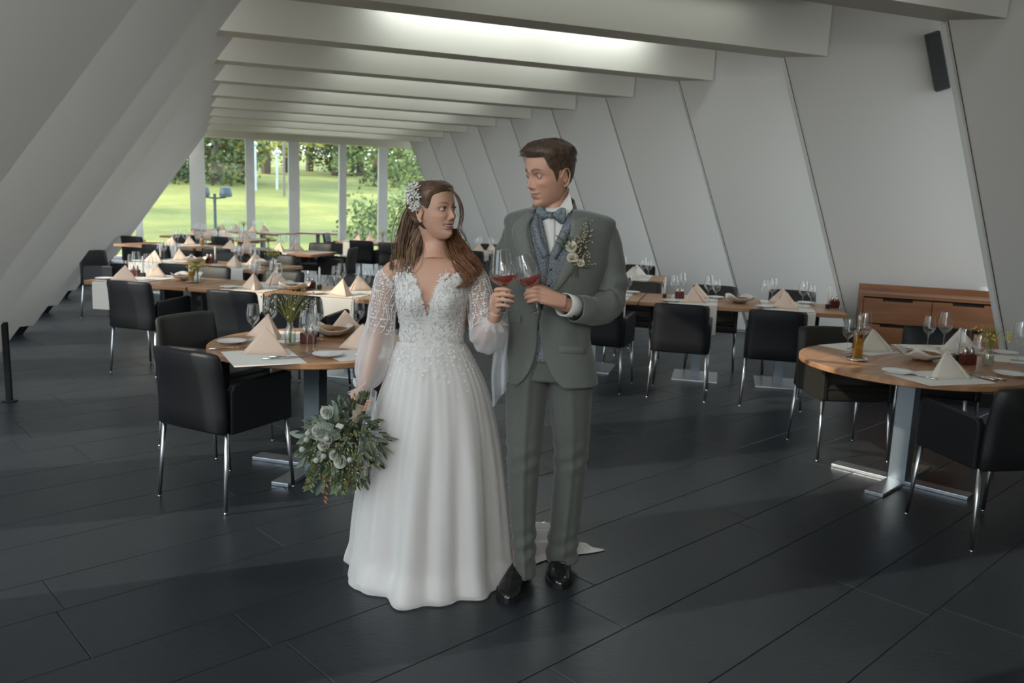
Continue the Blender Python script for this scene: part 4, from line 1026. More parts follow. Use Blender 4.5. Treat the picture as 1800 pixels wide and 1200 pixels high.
def shoe(t, loc, ang, leather, part='shoe', scale=1.12):
    """derby shoe, toe along +y"""
    M = Matrix.Translation(loc) @ Matrix.Rotation(ang, 4, 'Z') @ Matrix.Scale(scale, 4)
    secs = [(-.095, .026, .0, .070), (-.085, .034, .0, .082), (-.05, .037, .0, .098), (-.01, .037, .0, .098), (.03, .038, .004, .086), (.07, .042, .006, .068), (.11, .046, .004, .052), (.15, .044, .0, .044), (.18, .034, -.003, .036), (.20, .016, -.005, .026), (.206, .003, -.006, .018)]
    m = MB(); n = 20; vs = []
    tab = [(s[0], s[1:]) for s in secs]
    ys = [-.095+.301*i/30 for i in range(31)]
    for y in ys:
        w, cx, h = interp(tab, y)
        for i in range(n):
            a = 2*pi*i/n; ca, sa = cos(a), sin(a); z = .018+max(0, sa)**.85*(h-.018) if sa > 0 else .018+.006*sa
            x = cx+w*(abs(ca)**.8*(1 if ca > 0 else -1))*(1-.22*max(0, sa)**2*(0 if y > .12 else 1)); vs.append((x, y, z))
    m.add(vs, [(j*n+i, j*n+(i+1) % n, (j+1)*n+(i+1) % n, (j+1)*n+i) for j in range(30) for i in range(n)]+[tuple(range(n-1, -1, -1)), tuple(range(30*n, 31*n))], M)
    up = obj(part, m, leather, t, True)
    m = MB(); vs = []
    for y in ys:
        w, cx, h = interp(tab, y); w = w+.005
        for x, z in ((cx-w, .018), (cx+w, .018), (cx+w, 0), (cx-w, 0)): vs.append((x, y*1.02, z))
    m.add(vs, [(j*4+i, j*4+(i+1) % 4, (j+1)*4+(i+1) % 4, (j+1)*4+i) for j in range(30) for i in range(4)]+[(3, 2, 1, 0), (120, 121, 122, 123)], M); obj('sole', m, mat('black sole', (.006, .006, .006), .5), up)
    m = MB()
    for k in range(4):
        y = .018+.02*k; z = .093-.0105*k; m.tube([(-.018, y, z-.004), (0, y+.004, z+.004), (.018, y+.010, z-.004)], .0016, 5, M=M); m.tube([(.018, y, z-.004), (0, y+.006, z+.003), (-.018, y+.010, z-.004)], .0016, 5, M=M)
    for sx in (-1, 1): m.tube([(0, .02, .099), (sx*.02, .005, .112), (sx*.036, .012, .098), (sx*.02, .022, .094), (0, .02, .096)], .0016, 5, M=M)
    obj('laces', m, mat('black laces', (.01, .01, .01), .6), up)
    m = MB(); m.tube([(-.030, .085, .0515), (-.016, .098, .061), (0, .101, .0635), (.018, .098, .061), (.034, .085, .051)], .0011, 5, M=M); obj('toe_seam', m, leather, up)

# ------------------------------------------------------------------ groom
SKG = (.52, .29, .20); SKB = (.54, .315, .22)
SKM = attr_mat('skin', .48, .12, (600, .08)); 
def plainskin(name, c): return mat(name, c, .48, spec=.4)
gr = thing('person', 'man in a grey three-piece suit and bow tie holding a glass of rose wine', 'person', (.13, 3.36, 0))
def inv(o, *kids): pass
GT = Loft([(366, 938, 1012, 3.37, .060, .065), (372, 917, 1042, 3.37, .078, .080), (378, 899, 1066, 3.37, .090, .090), (384, 891, 1078, 3.37, .100, .100), (392, 888, 1080, 3.37, .108, .106), (402, 889, 1078, 3.37, .118, .112), (430, 889, 1072, 3.37, .130, .118), (470, 892, 1062, 3.37, .130, .118),
           (510, 895, 1046, 3.37, .124, .112), (550, 896, 1038, 3.37, .120, .110), (590, 895, 1036, 3.37, .122, .116), (625, 892, 1042, 3.37, .126, .124), (648, 890, 1046, 3.37, .128, .128), (672, 889, 1049, 3.37, .130, .130)], 2.35)
SUITC = (.120, .128, .113)
def suit(name, c):
    m = bpy.data.materials.new(name); m.use_nodes = True; nt = m.node_tree; b = nt.nodes['Principled BSDF']; L = nt.links.new
    tc = nt.nodes.new('ShaderNodeTexCoord'); w = nt.nodes.new('ShaderNodeTexNoise'); w.inputs['Scale'].default_value = 420; w.inputs['Detail'].default_value = 2
    r = nt.nodes.new('ShaderNodeValToRGB'); r.color_ramp.elements[0].position = .3; r.color_ramp.elements[1].position = .7
    r.color_ramp.elements[0].color = (c[0]*.8, c[1]*.8, c[2]*.8, 1); r.color_ramp.elements[1].color = (c[0]*1.2, c[1]*1.2, c[2]*1.2, 1)
    L(tc.outputs['Object'], w.inputs['Vector']); L(w.outputs['Fac'], r.inputs['Fac']); L(r.outputs['Color'], b.inputs['Base Color'])
    n = nt.nodes.new('ShaderNodeTexNoise'); n.inputs['Scale'].default_value = 7; n.inputs['Detail'].default_value = 3; n.inputs['Distortion'].default_value = .5
    mp = nt.nodes.new('ShaderNodeMapping'); mp.inputs['Scale'].default_value = (1, 1, .6); L(tc.outputs['Object'], mp.inputs['Vector']); L(mp.outputs['Vector'], n.inputs['Vector'])
    bp = nt.nodes.new('ShaderNodeBump'); bp.inputs['Strength'].default_value = .35; bp.inputs['Distance'].default_value = .02; L(n.outputs['Fac'], bp.inputs['Height']); L(bp.outputs['Normal'], b.inputs['Normal'])
    b.inputs['Roughness'].default_value = .75; b.inputs['Sheen Weight'].default_value = .25; b.inputs['Specular IOR Level'].default_value = .3
    return m
SUIT = suit('grey suit wool', SUITC)
WCOAT = mat('patterned waistcoat', (.050, .062, .075), .7, var=(190, (.21, .23, .25)))
SHIRT = mat('white shirt', (.62, .61, .57), .8, bump=(14, .15))
gp = Matrix.Translation((-.13, -3.36, 0))
def gobj(name, mb, m, parent=gr, smooth=True, mods=(), sub=False):
    "child of the groom with world-space geometry"
    o = obj(name, mb, m, parent, smooth, mods=mods)
    if parent is gr: o.location = (-.13, -3.36, 0)
    return o
# --- skin: head, neck, chest, arms, hand
HGc = P(966, 305, 3.35); gy = radians(56); HGs = 1.07
gf = Vector((-sin(gy), -cos(gy), -.17)); HGM = frame(HGc, gf, Vector((.06, 0, 1)), radians(0))
m = MB(); head_mesh(m, HGM, HGs, False, .55); ear(m, HGM, HGs, 1); ear(m, HGM, HGs, -1)
limb(m, [(*(HGM @ Vector((0, -.03, -.045)*1) if False else HGM @ Vector((0, -.028, -.05))), .056), PR(972, 348, 3.385, .0590), PR(973, 368, 3.385, .063), PR(972, 392, 3.385, .085)], 24, 12)
closed_loft(m, GT, 40, 30, -.03, None, 376, 612)
# his left arm (right in the picture) and the hand round the stem
GY = 3.12
limb(m, [PR(1050, 405, 3.37, .038), PR(1072, 470, 3.38, .036), PR(1069, 530, 3.35, .034), PR(1030, 541, 3.24, .032), PR(990, 534, 3.15, .027), PR(968, 525, GY+.02, .030)], 16, 24)
def gpt(px, py, dy=0): v = P(px, py, GY+dy); return (v.x, v.y, v.z)
# palm: flattened hull of tubes
for k, (y0, y1) in enumerate(((527, 507), (530, 514), (533, 521), (535, 528))):
    limb(m, [(*gpt(992, y0-1, .012), .019), (*gpt(970, (y0+y1)/2, -.004), .0155), (*gpt(950, y1, -.012), .0125)], 12, 8)
for k in range(4):
    yk = 507+7.3*k; ln = (0, 3, 2, -2)[k]
    finger(m, [gpt(952, yk, -.012), gpt(940-ln, yk-2, -.022), gpt(929-ln, yk+1, -.012), gpt(927-ln, yk+3, .004), gpt(933-ln, yk+3, .012)], .0092 if k < 3 else .0078)
finger(m, [gpt(975, 517, .024), gpt(956, 506, .030), gpt(941, 502, .024), gpt(931, 503, .016)], .0105)
# his right arm goes behind her back
limb(m, [PR(915, 408, 3.38, .035), PR(892, 455, 3.42, .034), PR(878, 505, 3.45, .033), PR(847, 545, 3.47, .030), PR(812, 565, 3.46, .026)], 14, 20)
limb(m, [PR(812, 565, 3.46, .028), PR(795, 570, 3.45, .026), PR(782, 572, 3.44, .018)], 12, 8)
for k in range(4):
    finger(m, [tuple(P(785, 562+6*k, 3.445)), tuple(P(768, 564+6*k, 3.43)), tuple(P(755, 566+6*k, 3.42))], .009)
finger(m, [tuple(P(800, 562, 3.45)), tuple(P(790, 552, 3.44)), tuple(P(780, 548, 3.43))], .0095)
# legs inside the trousers down to the ankles
limb(m, [PR(925, 640, 3.38, .08), PR(922, 800, 3.33, .050), PR(922, 900, 3.315, .035), (.058, 3.34, .08, .028)], 14, 20)
limb(m, [PR(1005, 640, 3.38, .08), PR(1003, 800, 3.40, .050), PR(996, 900, 3.435, .035), (.255, 3.46, .08, .028)], 14, 20)
me = remesh('body', m, .0026, 1, .35); hi = HGM.inverted()
paint(me, face_paint(hi, HGs, SKG, (.33, .12, .10), .55, (.035, .02, .012), False))
body_g = obj('body', me, SKM, gr, True); body_g.location = (-.13, -3.36, 0)
eyes.skin = plainskin('groom skin', (SKG[0]*.92, SKG[1]*.86, SKG[2]*.84)); eyes.close = .8; eyes.lash = .5
GOFF = Matrix.Translation((-.13, -3.36, 0))
eyes(body_g, HGM, HGs, -.0, -.15, (.06, .05, .03)); teeth(body_g, HGM, HGs, .55)
# --- hair: swept fringe, faded sides
HAIRG = mat('brown short hair', (.050, .031, .019), .5, var=(60, (.105, .064, .040)))
m = MB(); rn = random.Random(5)
def hl_g(a, z):
    "hairline mask for head angle a (0 front) and height z"
    aa = abs(a)
    front = .066 if aa < .75 else .066-.045*smoothstep(.75, 1.12, aa)
    if aa > 1.12: front = .021-.052*smoothstep(1.12, 1.36, aa)
    if aa > 1.36: front = -.031+ .045*smoothstep(1.36, 1.45, aa) if aa < 1.78 else .014-.085*smoothstep(1.78, 2.15, aa)
    return front
def thick_g(a, z):
    top = smoothstep(.045, .095, z); return .0025+.017*top + .004*top*smoothstep(1.6, .2, abs(a))
NA, NZ = 90, 44; grid = {}
for j in range(NZ):
    for i in range(NA):
        a = -pi+2*pi*i/NA; z0 = hl_g(a, 0); z = z0+(.1205-z0)*(j/(NZ-1))**.9
        th = thick_g(a, z)*smoothstep(0, .30, j/(NZ-1)+.03) + .002*noise.noise(Vector((a*9, z*120, 1)))
        grid[i, j] = head_pt(a, z, False, 0, max(.0006, th), False)*HGs
vs = [grid[i, j] for j in range(NZ) for i in range(NA)]
m.add(vs, [(j*NA+i, j*NA+(i+1) % NA, (j+1)*NA+(i+1) % NA, (j+1)*NA+i) for j in range(NZ-1) for i in range(NA)]+[tuple(range((NZ-1)*NA, NZ*NA))], HGM)
for k in range(1500):
    a = rn.uniform(-pi, pi); z = rn.uniform(.035, .12)
    if z < hl_g(a, 0)+.002: continue
    th = thick_g(a, z); p = head_pt(a, z, False, 0, th*.8, False)
    side = 1 if z > .07 or abs(a) < .9 else 0
    d = Vector((.45+.3*rn.random(), .35+.3*rn.random(), .25)) if side else Vector((0, .25, -1))
    if abs(a) > 2: d = Vector((0, -.3, -1)) if z < .09 else Vector((0, .6, -.1))
    nrm = Vector((p.x, p.y*.8, p.z*.9)).normalized(); d = (d-nrm*d.dot(nrm)*.8).normalized()
    L_ = (.012+.016*rn.random()) if side else .008+.006*rn.random()
    q = [p, p+nrm*.004+d*L_*.45, p+nrm*.002*rn.random()+d*L_ + Vector((rn.gauss(0, .002), 0, rn.gauss(0, .002)))]
    q = [HGM @ (v*HGs) for v in q]; strand(m, [tuple(v) for v in q], .0011 if side else .0006, 3, 5)
gobj('hair', m, HAIRG)
# --- shirt, collar, cuffs
m = MB(); closed_loft(m, GT, 48, 40, -.022, None, 374, 628); gobj('shirt', m, SHIRT)
cc = P(972, 358, 3.385)
def col(u, v):
    a = 2*pi*u; fr = max(0, -sin(a)); r = .0665+.004*v*-1+.010*(1-v); h = .046-.018*fr
    x = cc.x+r*1.02*cos(a)+.000; y = cc.y+r*1.0*sin(a); z0 = cc.z-.030-.016*fr+.006*cos(a); return (x, y, z0+h*v)
m = MB(); m.grid(col, 48, 6, True); gobj('shirt_collar', m, SHIRT, mods=[SOL(.004, 1)])
m = MB()
for sd, q in ((-1, [(951, 366), (968, 378), (954, 388), (945, 374)]), (1, [(1003, 338), (1007, 366), (992, 386), (974, 378)])):
    pts = []
    for (x, y) in q: pts.append(P(x, y, 3.30 if sd > 0 else 3.295))
    pts[0].y += .02 if sd < 0 else .04; pts[1].y += 0.0
    m.add(pts+[p+Vector((0, .005, 0)) for p in pts], [(0, 1, 2, 3), (7, 6, 5, 4), (0, 4, 5, 1), (1, 5, 6, 2), (2, 6, 7, 3), (3, 7, 4, 0)])
gobj('collar_wing', m, SHIRT, smooth=False)
# cuff
a = P(1012, 540, 3.215); b = P(991, 535, 3.165)
m = MB(); d = (b-a).normalized(); m.tube([a, a.lerp(b, .5), b], [.043, .043, .044], 24, False, up=(0, 0, 1)); gobj('shirt_cuff', m, SHIRT, mods=[SOL(.004, 0)])
m = MB(); m.ball(P(1009, 556, 3.155), .0055, 10, 8); gobj('cuff_link', m, DARKM)
m = MB(); m.grid(lambda u, v: GT.at(961+14*u, 372+92*v, -.0205), 4, 14); gobj('shirt_placket', m, SHIRT, mods=[SOL(.003, 0)])
# --- waistcoat: closed loft with a V opening
def wc_open(py):
    if py < 443: return interp([(366, (945, 1004)), (400, (955, 987)), (443, (965.5, 966.5))], py)
    x = 966-.12*(py-443); return (x, x)
def open_loft(L, opn, y0, y1, n=56, m_=40, off=0.0, bump=None, ext=None):
    mb = MB(); vs = []
    for j in range(m_):
        py = y0+(y1-y0)*j/(m_-1); l, r = opn(py); aL, aR = L.ang(l, py), L.ang(r, py)
        for i in range(n):
            a = aR+(aL+2*pi-aR)*i/(n-1); vs.append(L.pt(a, py + (ext(a, j/(m_-1)) if ext else 0), off, bump))
    mb.add(vs, [(j*n+i, j*n+i+1, (j+1)*n+i+1, (j+1)*n+i) for j in range(m_-1) for i in range(n-1)]); return mb
m = open_loft(GT, wc_open, 374, 628, off=-.011); gobj('waistcoat', m, WCOAT, mods=[SOL(.004)])
m = MB()
for k in range(5):
    py = 470+27*k; q = GT.at(966-.12*(py-443)+5, py, -.006); m.ball(q, .0055, 10, 6, (1, .45, 1))
gobj('waistcoat_buttons', m, mat('button dark', (.02, .022, .024), .3))
m = MB()
for l in ([(945, 374), (948, 400), (955, 425), (966, 445)], [(1004, 374), (990, 400), (978, 425), (966, 446)]):
    sd = -1 if l[0][0] < 960 else 1; n_ = 14
    cv = curve(l, n_)
    vs = []
    for i, (x, y) in enumerate(cv):
        w = 15*(1-.25*i/n_); vs += [GT.at(x, y, -.006), GT.at(x+sd*w*.5, y+3, -.002), GT.at(x+sd*w, y+7, -.006)]
    m.add(vs, [(i*3+k, i*3+k+1, i*3+k+4, i*3+k+3) for i in range(n_-1) for k in (0, 1)])
gobj('waistcoat_lapels', m, WCOAT, mods=[SOL(.004, 0)])
# --- jacket
def jk_open(py):
    return interp([(366, (943, 1006)), (380, (936, 1005)), (400, (931, 1004)), (448, (941, 995)), (480, (949, 982)), (505, (954, 968)), (530, (951, 956)), (567, (946, 948)), (600, (944, 953)), (630, (937, 962)), (655, (924, 975)), (672, (908, 992))], py)
def jbump(p, a, py):
    q = Vector((p.x*7, p.z*9, 2.3)); k = .0035*noise.noise(q)+.0025*noise.noise(Vector((p.x*16, p.z*12, 5)))
    k += .004*exp(-((py-567)/26)**2)*sin(a*9)                                  # pull folds at the button
    c = Vector((cos(a), sin(a), 0)); return p+c*k
m = open_loft(GT, jk_open, 368, 670, 96, 90, .002, jbump); jk = gobj('jacket', m, SUIT, mods=[SOL(.004)])
# lapels
def lapel(pts_in, pts_out, n=26, off=.0075):
    a = curve(pts_in, n); b = curve(pts_out, n); m = MB(); vs = []
    for i in range(n):
        for k in range(6):
            u = k/5; x = a[i][0]+(b[i][0]-a[i][0])*u; y = a[i][1]+(b[i][1]-a[i][1])*u
            vs.append(GT.at(x, y, off+.005*sin(pi*u)-(.003 if k == 5 else 0)))
    m.add(vs, [(i*6+k, i*6+k+1, i*6+k+7, i*6+k+6) for i in range(n-1) for k in range(5)]); return m
LAP = suit('grey lapel wool', (.135, .144, .127))
gobj('lapel', lapel([(941, 378), (930, 400), (934, 430), (942, 462), (950, 492), (955, 520)], [(926, 376), (905, 398), (903, 415), (918, 452), (938, 492), (953, 522)]), LAP, jk, mods=[SOL(.003, 0)]).location = (0, 0, 0)
gobj('lapel', lapel([(1004, 384), (1001, 410), (994, 448), (983, 480), (969, 504), (957, 522)], [(1031, 380), (1037, 398), (1029, 430), (1008, 468), (984, 500), (958, 524)]), LAP, jk, mods=[SOL(.003, 0)])
m = MB()
def collar_f(u, v):
    # jacket collar standing round the neck
    a = radians(-62+ (180+124)*u); k = 1-abs(2*u-1)
    c0 = P(975, 356, 3.39); r = .078+.018*v; return (c0.x+r*1.03*cos(a), c0.y+r*.98*sin(a), c0.z+.006-.052*v+.030*max(0, sin(a))-.022*max(0, -sin(a)))
m.grid(collar_f, 40, 6); gobj('jacket_collar', m, LAP, jk, mods=[SOL(.004, 0)])
m = MB(); m.ball(GT.at(946, 568, .006), .0085, 14, 8, (1, .4, 1)); gobj('jacket_button', m, mat('button black', (.01, .01, .012), .3), jk)
m = MB(); q = [GT.at(x, y, .006) for x, y in ((899, 549), (917, 552), (917, 563), (899, 560))]; m.add(q, [(0, 1, 2, 3)]); gobj('pocket_flap', m, LAP, jk, smooth=False, mods=[SOL(.003, 0)])
m = MB(); m.grid(lambda u, v: GT.at(982+44*u, 597+13*v+3*u, .006), 8, 3); gobj('pocket_flap', m, LAP, jk, mods=[SOL(.003, 0)])
# sleeves
def sleeve(pts, seed, seg=60, n=32, fold=.0065):
    c = curve(pts, seg); m = MB(); m.tube([p[:3] for p in c], [p[3] for p in c], n, False)
    rn_ = Vector((seed, 0, 0)); 
    for i, v in enumerate(m.v):
        j = i//n; ctr = Vector(c[j][:3]); d = (Vector(v)-ctr); L_ = d.length; t = j/(seg-1)
        k = fold*noise.noise(Vector((v[0]*11, v[1]*11, v[2]*16))+rn_)*2.0
        k += fold*1.3*sin(t*58+3*atan_(d))*exp(-((t-.56)/.10)**2)
        m.v[i] = tuple(ctr+d*(1+k/L_))
    return m
def atan_(d): return math.atan2(d.z, d.x)
m = sleeve([PR(1046, 398, 3.375, .040), PR(1061, 412, 3.375, .062), PR(1068, 440, 3.375, .064), PR(1075, 485, 3.38, .062), PR(1073, 524, 3.365, .063), PR(1052, 545, 3.30, .060), PR(1030, 545, 3.245, .055), PR(1011, 541, 3.205, .052)], 1)
gobj('sleeve', m, SUIT, jk, mods=[SOL(.004, -1)])
m = sleeve([PR(922, 398, 3.375, .040), PR(907, 412, 3.38, .050), PR(896, 440, 3.40, .052), PR(886, 480, 3.43, .056), PR(876, 512, 3.455, .054), PR(855, 535, 3.47, .050), PR(828, 556, 3.47, .044)], 2)
gobj('sleeve', m, SUIT, jk, mods=[SOL(.004, -1)])
# --- bow tie
m = MB()
def wing(sd):
    def fn(u, v):
        # u from knot to tip, v around
        a = 2*pi*v; w = .010+.022*smoothstep(0, .75, u)-.004*smoothstep(.8, 1, u); th = .011*(1-.65*u)+.002
        return (sd*(.006+.052*u), -th*sin(a)*(1), w*cos(a)+.003*sin(3*a)*u)
    m.grid(lambda u, v: fn(u, v), 10, 21, M=BM)
    # outer end cap
b0 = P(968, 378, 3.285); BM = Matrix.Translation(b0) @ Matrix.Rotation(radians(-16), 4, 'Z') @ Matrix.Rotation(radians(1), 4, 'Y')
wing(1); wing(-1)
m.box((0, -.010, 0), (.018, .016, .022), BM, bev=.005)
for sd in (-1, 1): m.box((sd*.058, 0, 0), (.002, .006, .046), BM)
gobj('bow_tie', m, mat('blue green bow tie', (.030, .055, .065), .55, var=(90, (.13, .17, .18))))
# --- trousers
LEGA = Loft([(618, 893, 985, 3.375, .112, .12), (660, 890, 966, 3.37, .10, .11), (700, 889, 961, 3.36, .095, .10), (740, 889, 956, 3.345, .09, .092), (795, 891, 950, 3.325, .085, .082), (850, 893, 946, 3.32, .075, .078), (900, 896, 943, 3.315, .068, .072), (945, 899, 941, 3.312, .064, .070), (975, 901, 941, 3.312, .068, .074), (1006, 901, 942, 3.312, .072, .080)], 2.2)
LEGB = Loft([(618, 935, 1042, 3.375, .112, .12), (660, 958, 1043, 3.375, .10, .11), (700, 965, 1040, 3.38, .095, .10), (740, 969, 1038, 3.385, .09, .092), (790, 973, 1034, 3.40, .085, .082), (850, 972, 1028, 3.42, .075, .078), (900, 968, 1022, 3.435, .068, .072), (935, 965, 1017, 3.445, .064, .070), (955, 961, 1015, 3.45, .068, .074), (982, 960, 1015, 3.45, .072, .080)], 2.2)
def legbump(seed):
    def fn(p, a, py):
        c = Vector((cos(a), sin(a), 0)); k = .003*noise.noise(Vector((p.x*14, p.z*8, seed)))
        k += .010*G(a+pi/2, .16) if a <= pi else .010*G(a-1.5*pi, .16)       # pressed crease
        low = smoothstep(880, 965, py); k += .006*low*sin(py*.22+2.2*cos(a)+seed)*G(py-945, 45)
        k += .004*G(py-800, 30)*sin(py*.2+3*a)
        return p+c*k
    return fn
tr_ = MB(); closed_loft(tr_, GT, 48, 14, -.016, None, 606, 662); TROUS = suit('grey trouser wool', (.092, .098, .086)); gobj('trousers', tr_, TROUS)
tr_ = MB(); closed_loft(tr_, LEGA, 56, 90, 0, legbump(1.0)); gobj('trousers', tr_, TROUS)
tr_ = MB(); closed_loft(tr_, LEGB, 56, 90, 0, legbump(4.0)); gobj('trousers', tr_, TROUS)
SHOE = mat('black polished leather', (.008, .008, .008), .16, spec=.6)
def gshoe(px0, py0, px1, py1):
    h = F(px0, py0); t_ = F(px1, py1); d = (t_-h); ang = math.atan2(d.y, d.x)-pi/2
    mid = h+d.normalized()*.095
    shoe(gr, Vector((mid.x-.13, mid.y-3.36, 0)), ang, SHOE)
gshoe(921, 1001, 890, 1056); gshoe(986, 978, 982, 1032)

# ------------------------------------------------------------------ wine glasses held by the couple
WINE = bpy.data.materials.new('rose wine'); WINE.use_nodes = True
b_ = WINE.node_tree.nodes['Principled BSDF']; b_.inputs['Base Color'].default_value = (.90, .22, .17, 1); b_.inputs['Roughness'].default_value = .05; b_.inputs['Transmission Weight'].default_value = .86; b_.inputs['IOR'].default_value = 1.1
def held_glass(label, top, rbase, h, rb, rr, zb):
    "top: rim centre, rbase: foot centre (world)"
    t = glass_obj('wine_glass', h, rb, rr, zb, label); st = h*.42
    prof = []; fb = (zb-st)/(h-st)
    for i in range(0, 13):
        f = fb*.97*i/12; z = st+(h-st)*f; r = rb*sin(pi/2*f/fb)**.75 if f > 0 else .001; prof.append((max(r-.0012, .0008), z+.001))
    prof.append((.0008, prof[-1][1]))
    m = MB(); m.lathe(prof, 32); obj('wine', m, WINE, t, True)
    ax = (top-rbase).normalized(); t.rotation_mode = 'QUATERNION'; t.rotation_quaternion = ax.to_track_quat('Z', 'Y'); t.location = rbase; return t
gA = held_glass('tall wine glass of rose held by the woman, left of the pair', P(881, 443, 3.06), P(889, 549, 3.05), .232, .0515, .034, .137)
gB = held_glass('tall wine glass of rose held by the man, right of the pair', P(919, 452, 3.10), P(947, 547, 3.10), .222, .047, .033, .134)
# ------------------------------------------------------------------ boutonniere
fl = thing('boutonniere', 'white rose boutonniere with small filler flowers pinned to the grey lapel', 'boutonniere', tuple(GT.at(1008, 430, .02)))
fo = Vector(fl.location); ROSE = mat('ivory petals', (.66, .62, .50), .6, bump=(80, .2)); LF = mat('olive leaf', (.045, .065, .035), .5, var=(20, (.09, .11, .07)))
def rose(mb, c, r, seed, up=Vector((0, -1, .35))):
    rn = random.Random(seed); up = up.normalized(); q = up.to_track_quat('Z', 'Y').to_matrix().to_4x4()
    for k in range(5):
        for j in range(3+k):
            a0 = rn.random()*6.28; rad = r*(.25+.19*k); w = rad*1.25
            def pet(u, v, a0=a0, rad=rad, k=k): 
                a = a0+(u-.5)*1.9; rr = rad*(.35+.65*sin(v*pi/2))*(1+.08*v*v); return (rr*cos(a), rr*sin(a), r*(-.5+ (1.15-.18*k)*v)*(1-.18*(2*u-1)**2*v)-.12*r*k*.3)
            mb.grid(pet, 5, 5, M=Matrix.Translation(c) @ q)
for nm, pos, r in (('rose', (1001, 428), .022), ('rose', (1003, 447), .021), ('rose', (1015, 455), .015)):
    m = MB(); rose(m, GT.at(*pos, .03)-fo, r, pos[0]); obj(nm, m, ROSE, fl, True, mods=[SOL(.0006, 0)])
def leaf(mb, a, b, w, curl=.15, n=7):
    a = Vector(a); b = Vector(b); d = b-a; s = d.cross(Vector((.3, -1, .2))).normalized(); nn = s.cross(d).normalized(); vs = []
    for i in range(n):
        t = i/(n-1); ww = w*sin(pi*min(1, t*.92+.06))**.8; c = a+d*t+nn*curl*d.length*sin(pi*t)*.5
        vs += [c-s*ww+nn*ww*.3, c, c+s*ww+nn*ww*.3]
    mb.add(vs, [(i*3+k, i*3+k+1, i*3+k+4, i*3+k+3) for i in range(n-1) for k in (0, 1)])
m = MB()
for (x0, y0, x1, y1) in ((1002, 432, 976, 410), (1000, 438, 975, 420), (1004, 428, 990, 402), (1012, 460, 1030, 462), (1010, 420, 1020, 400)): leaf(m, GT.at(x0, y0, .018)-fo, GT.at(x1, y1, .03)-fo, .005)
tag(obj('leaves', m, LF, fl, True), kind='stuff')
m = MB(); rn = random.Random(8); m2 = MB()
for k in range(90):
    x = rn.gauss(1018, 8); y = rn.gauss(428, 20); y = min(y, 458); d = GT.at(x, y, .02+.02*rn.random())-fo; m.ball(d, .0022+.0018*rn.random(), 5, 4)
    if k % 2: m2.tube([GT.at(1010, 455, .015)-fo, d], .0006, 3)
for k in range(26):
    t_ = k/25; x = 1012+18*t_+rn.gauss(0, 2); y = 425-42*t_+rn.gauss(0, 3); m.ball(GT.at(x, y, .025)-fo, .0026, 5, 4)
m2.tube([GT.at(1010, 430, .02)-fo, GT.at(1030, 384, .03)-fo], .001, 4)
tag(obj('filler_buds', m, mat('filler buds', (.38, .34, .20), .7), fl), kind='stuff')
for k in range(5): m2.tube([GT.at(1010, 455, .02)-fo, GT.at(1010+rn.gauss(0, 3), 480, .014)-fo], .0018, 5)
tag(obj('stems', m2, mat('stem green brown', (.09, .07, .04), .7), fl), kind='stuff')
# ------------------------------------------------------------------ bride
br = thing('person', 'woman in a long white lace wedding dress with wavy brown hair holding glass and bouquet', 'person', (-.28, 3.3, 0))
BO = (.28, -3.3, 0)
def bobj(name, mb, m, parent=None, smooth=True, mods=()):
    parent = parent or br; o = obj(name, mb, m, parent, smooth, mods=mods)
    if parent is br: o.location = BO
    return o
YB = 3.30
BT = Loft([(440, 757, 775, 3.33, .020, .025), (446, 748, 785, 3.325, .036, .042), (451, 738, 796, 3.32, .050, .056), (456, 722, 812, 3.315, .062, .067), (463, 694, 834, 3.31, .070, .075), (472, 684, 842, 3.305, .078, .082), (486, 690, 835, 3.30, .088, .088), (505, 697, 825, 3.30, .098, .090), (522, 697, 823, 3.30, .104, .088), (545, 701, 818, 3.30, .098, .084), (572, 705, 815, 3.30, .088, .082), (597, 705, 813, 3.30, .084, .082), (625, 703, 815, 3.30, .084, .088), (660, 700, 820, 3.31, .090, .100), (700, 698, 824, 3.32, .095, .105)], 2.15)
def bust(p, a, py):
    x = 900+FOC*(p-Vector((0, 0, EYE))).dot(_r)/(p-Vector((0, 0, EYE))).dot(_f)
    if sin(a) < .1:
        k = .036*(G(x-729, 24)*G(py-527, 26)+G(x-790, 24)*G(py-527, 26)); return Vector((p.x, p.y-k, p.z))
    return p
HBc = P(765, 369, 3.30); by = radians(54); HBs = .945
HBM = frame(HBc, Vector((sin(by), -cos(by), .10)), Vector((-.05, 0, 1)))
m = MB(); head_mesh(m, HBM, HBs, True, 1.0); ear(m, HBM, HBs, 1); ear(m, HBM, HBs, -1)
limb(m, [(*(HBM @ Vector((0, -.030, -.045))), .050), PR(764, 418, 3.335, .0475), PR(765, 440, 3.33, .050), PR(765, 458, 3.32, .070)], 24, 12)
closed_loft(m, BT, 56, 70, -.005, bust, 440, 700)
# shoulders and arms
limb(m, [PR(715, 472, 3.31, .048), PR(688, 482, 3.31, .045), PR(676, 520, 3.315, .038), PR(662, 592, 3.33, .033), PR(648, 645, 3.28, .027), PR(637, 685, 3.24, .0215), PR(633, 697, 3.23, .024)], 16, 30)
limb(m, [PR(805, 472, 3.31, .048), PR(834, 482, 3.31, .045), PR(842, 520, 3.30, .038), PR(850, 588, 3.27, .033), PR(860, 580, 3.19, .030), PR(868, 562, 3.11, .0235), PR(872, 548, 3.085, .024)], 16, 34)
# collar bones
for sd in (-1, 1): limb(m, [PR(765+sd*9, 464, 3.270, .008), PR(765+sd*38, 461, 3.272, .010), PR(765+sd*62, 462, 3.296, .012)], 8, 10)
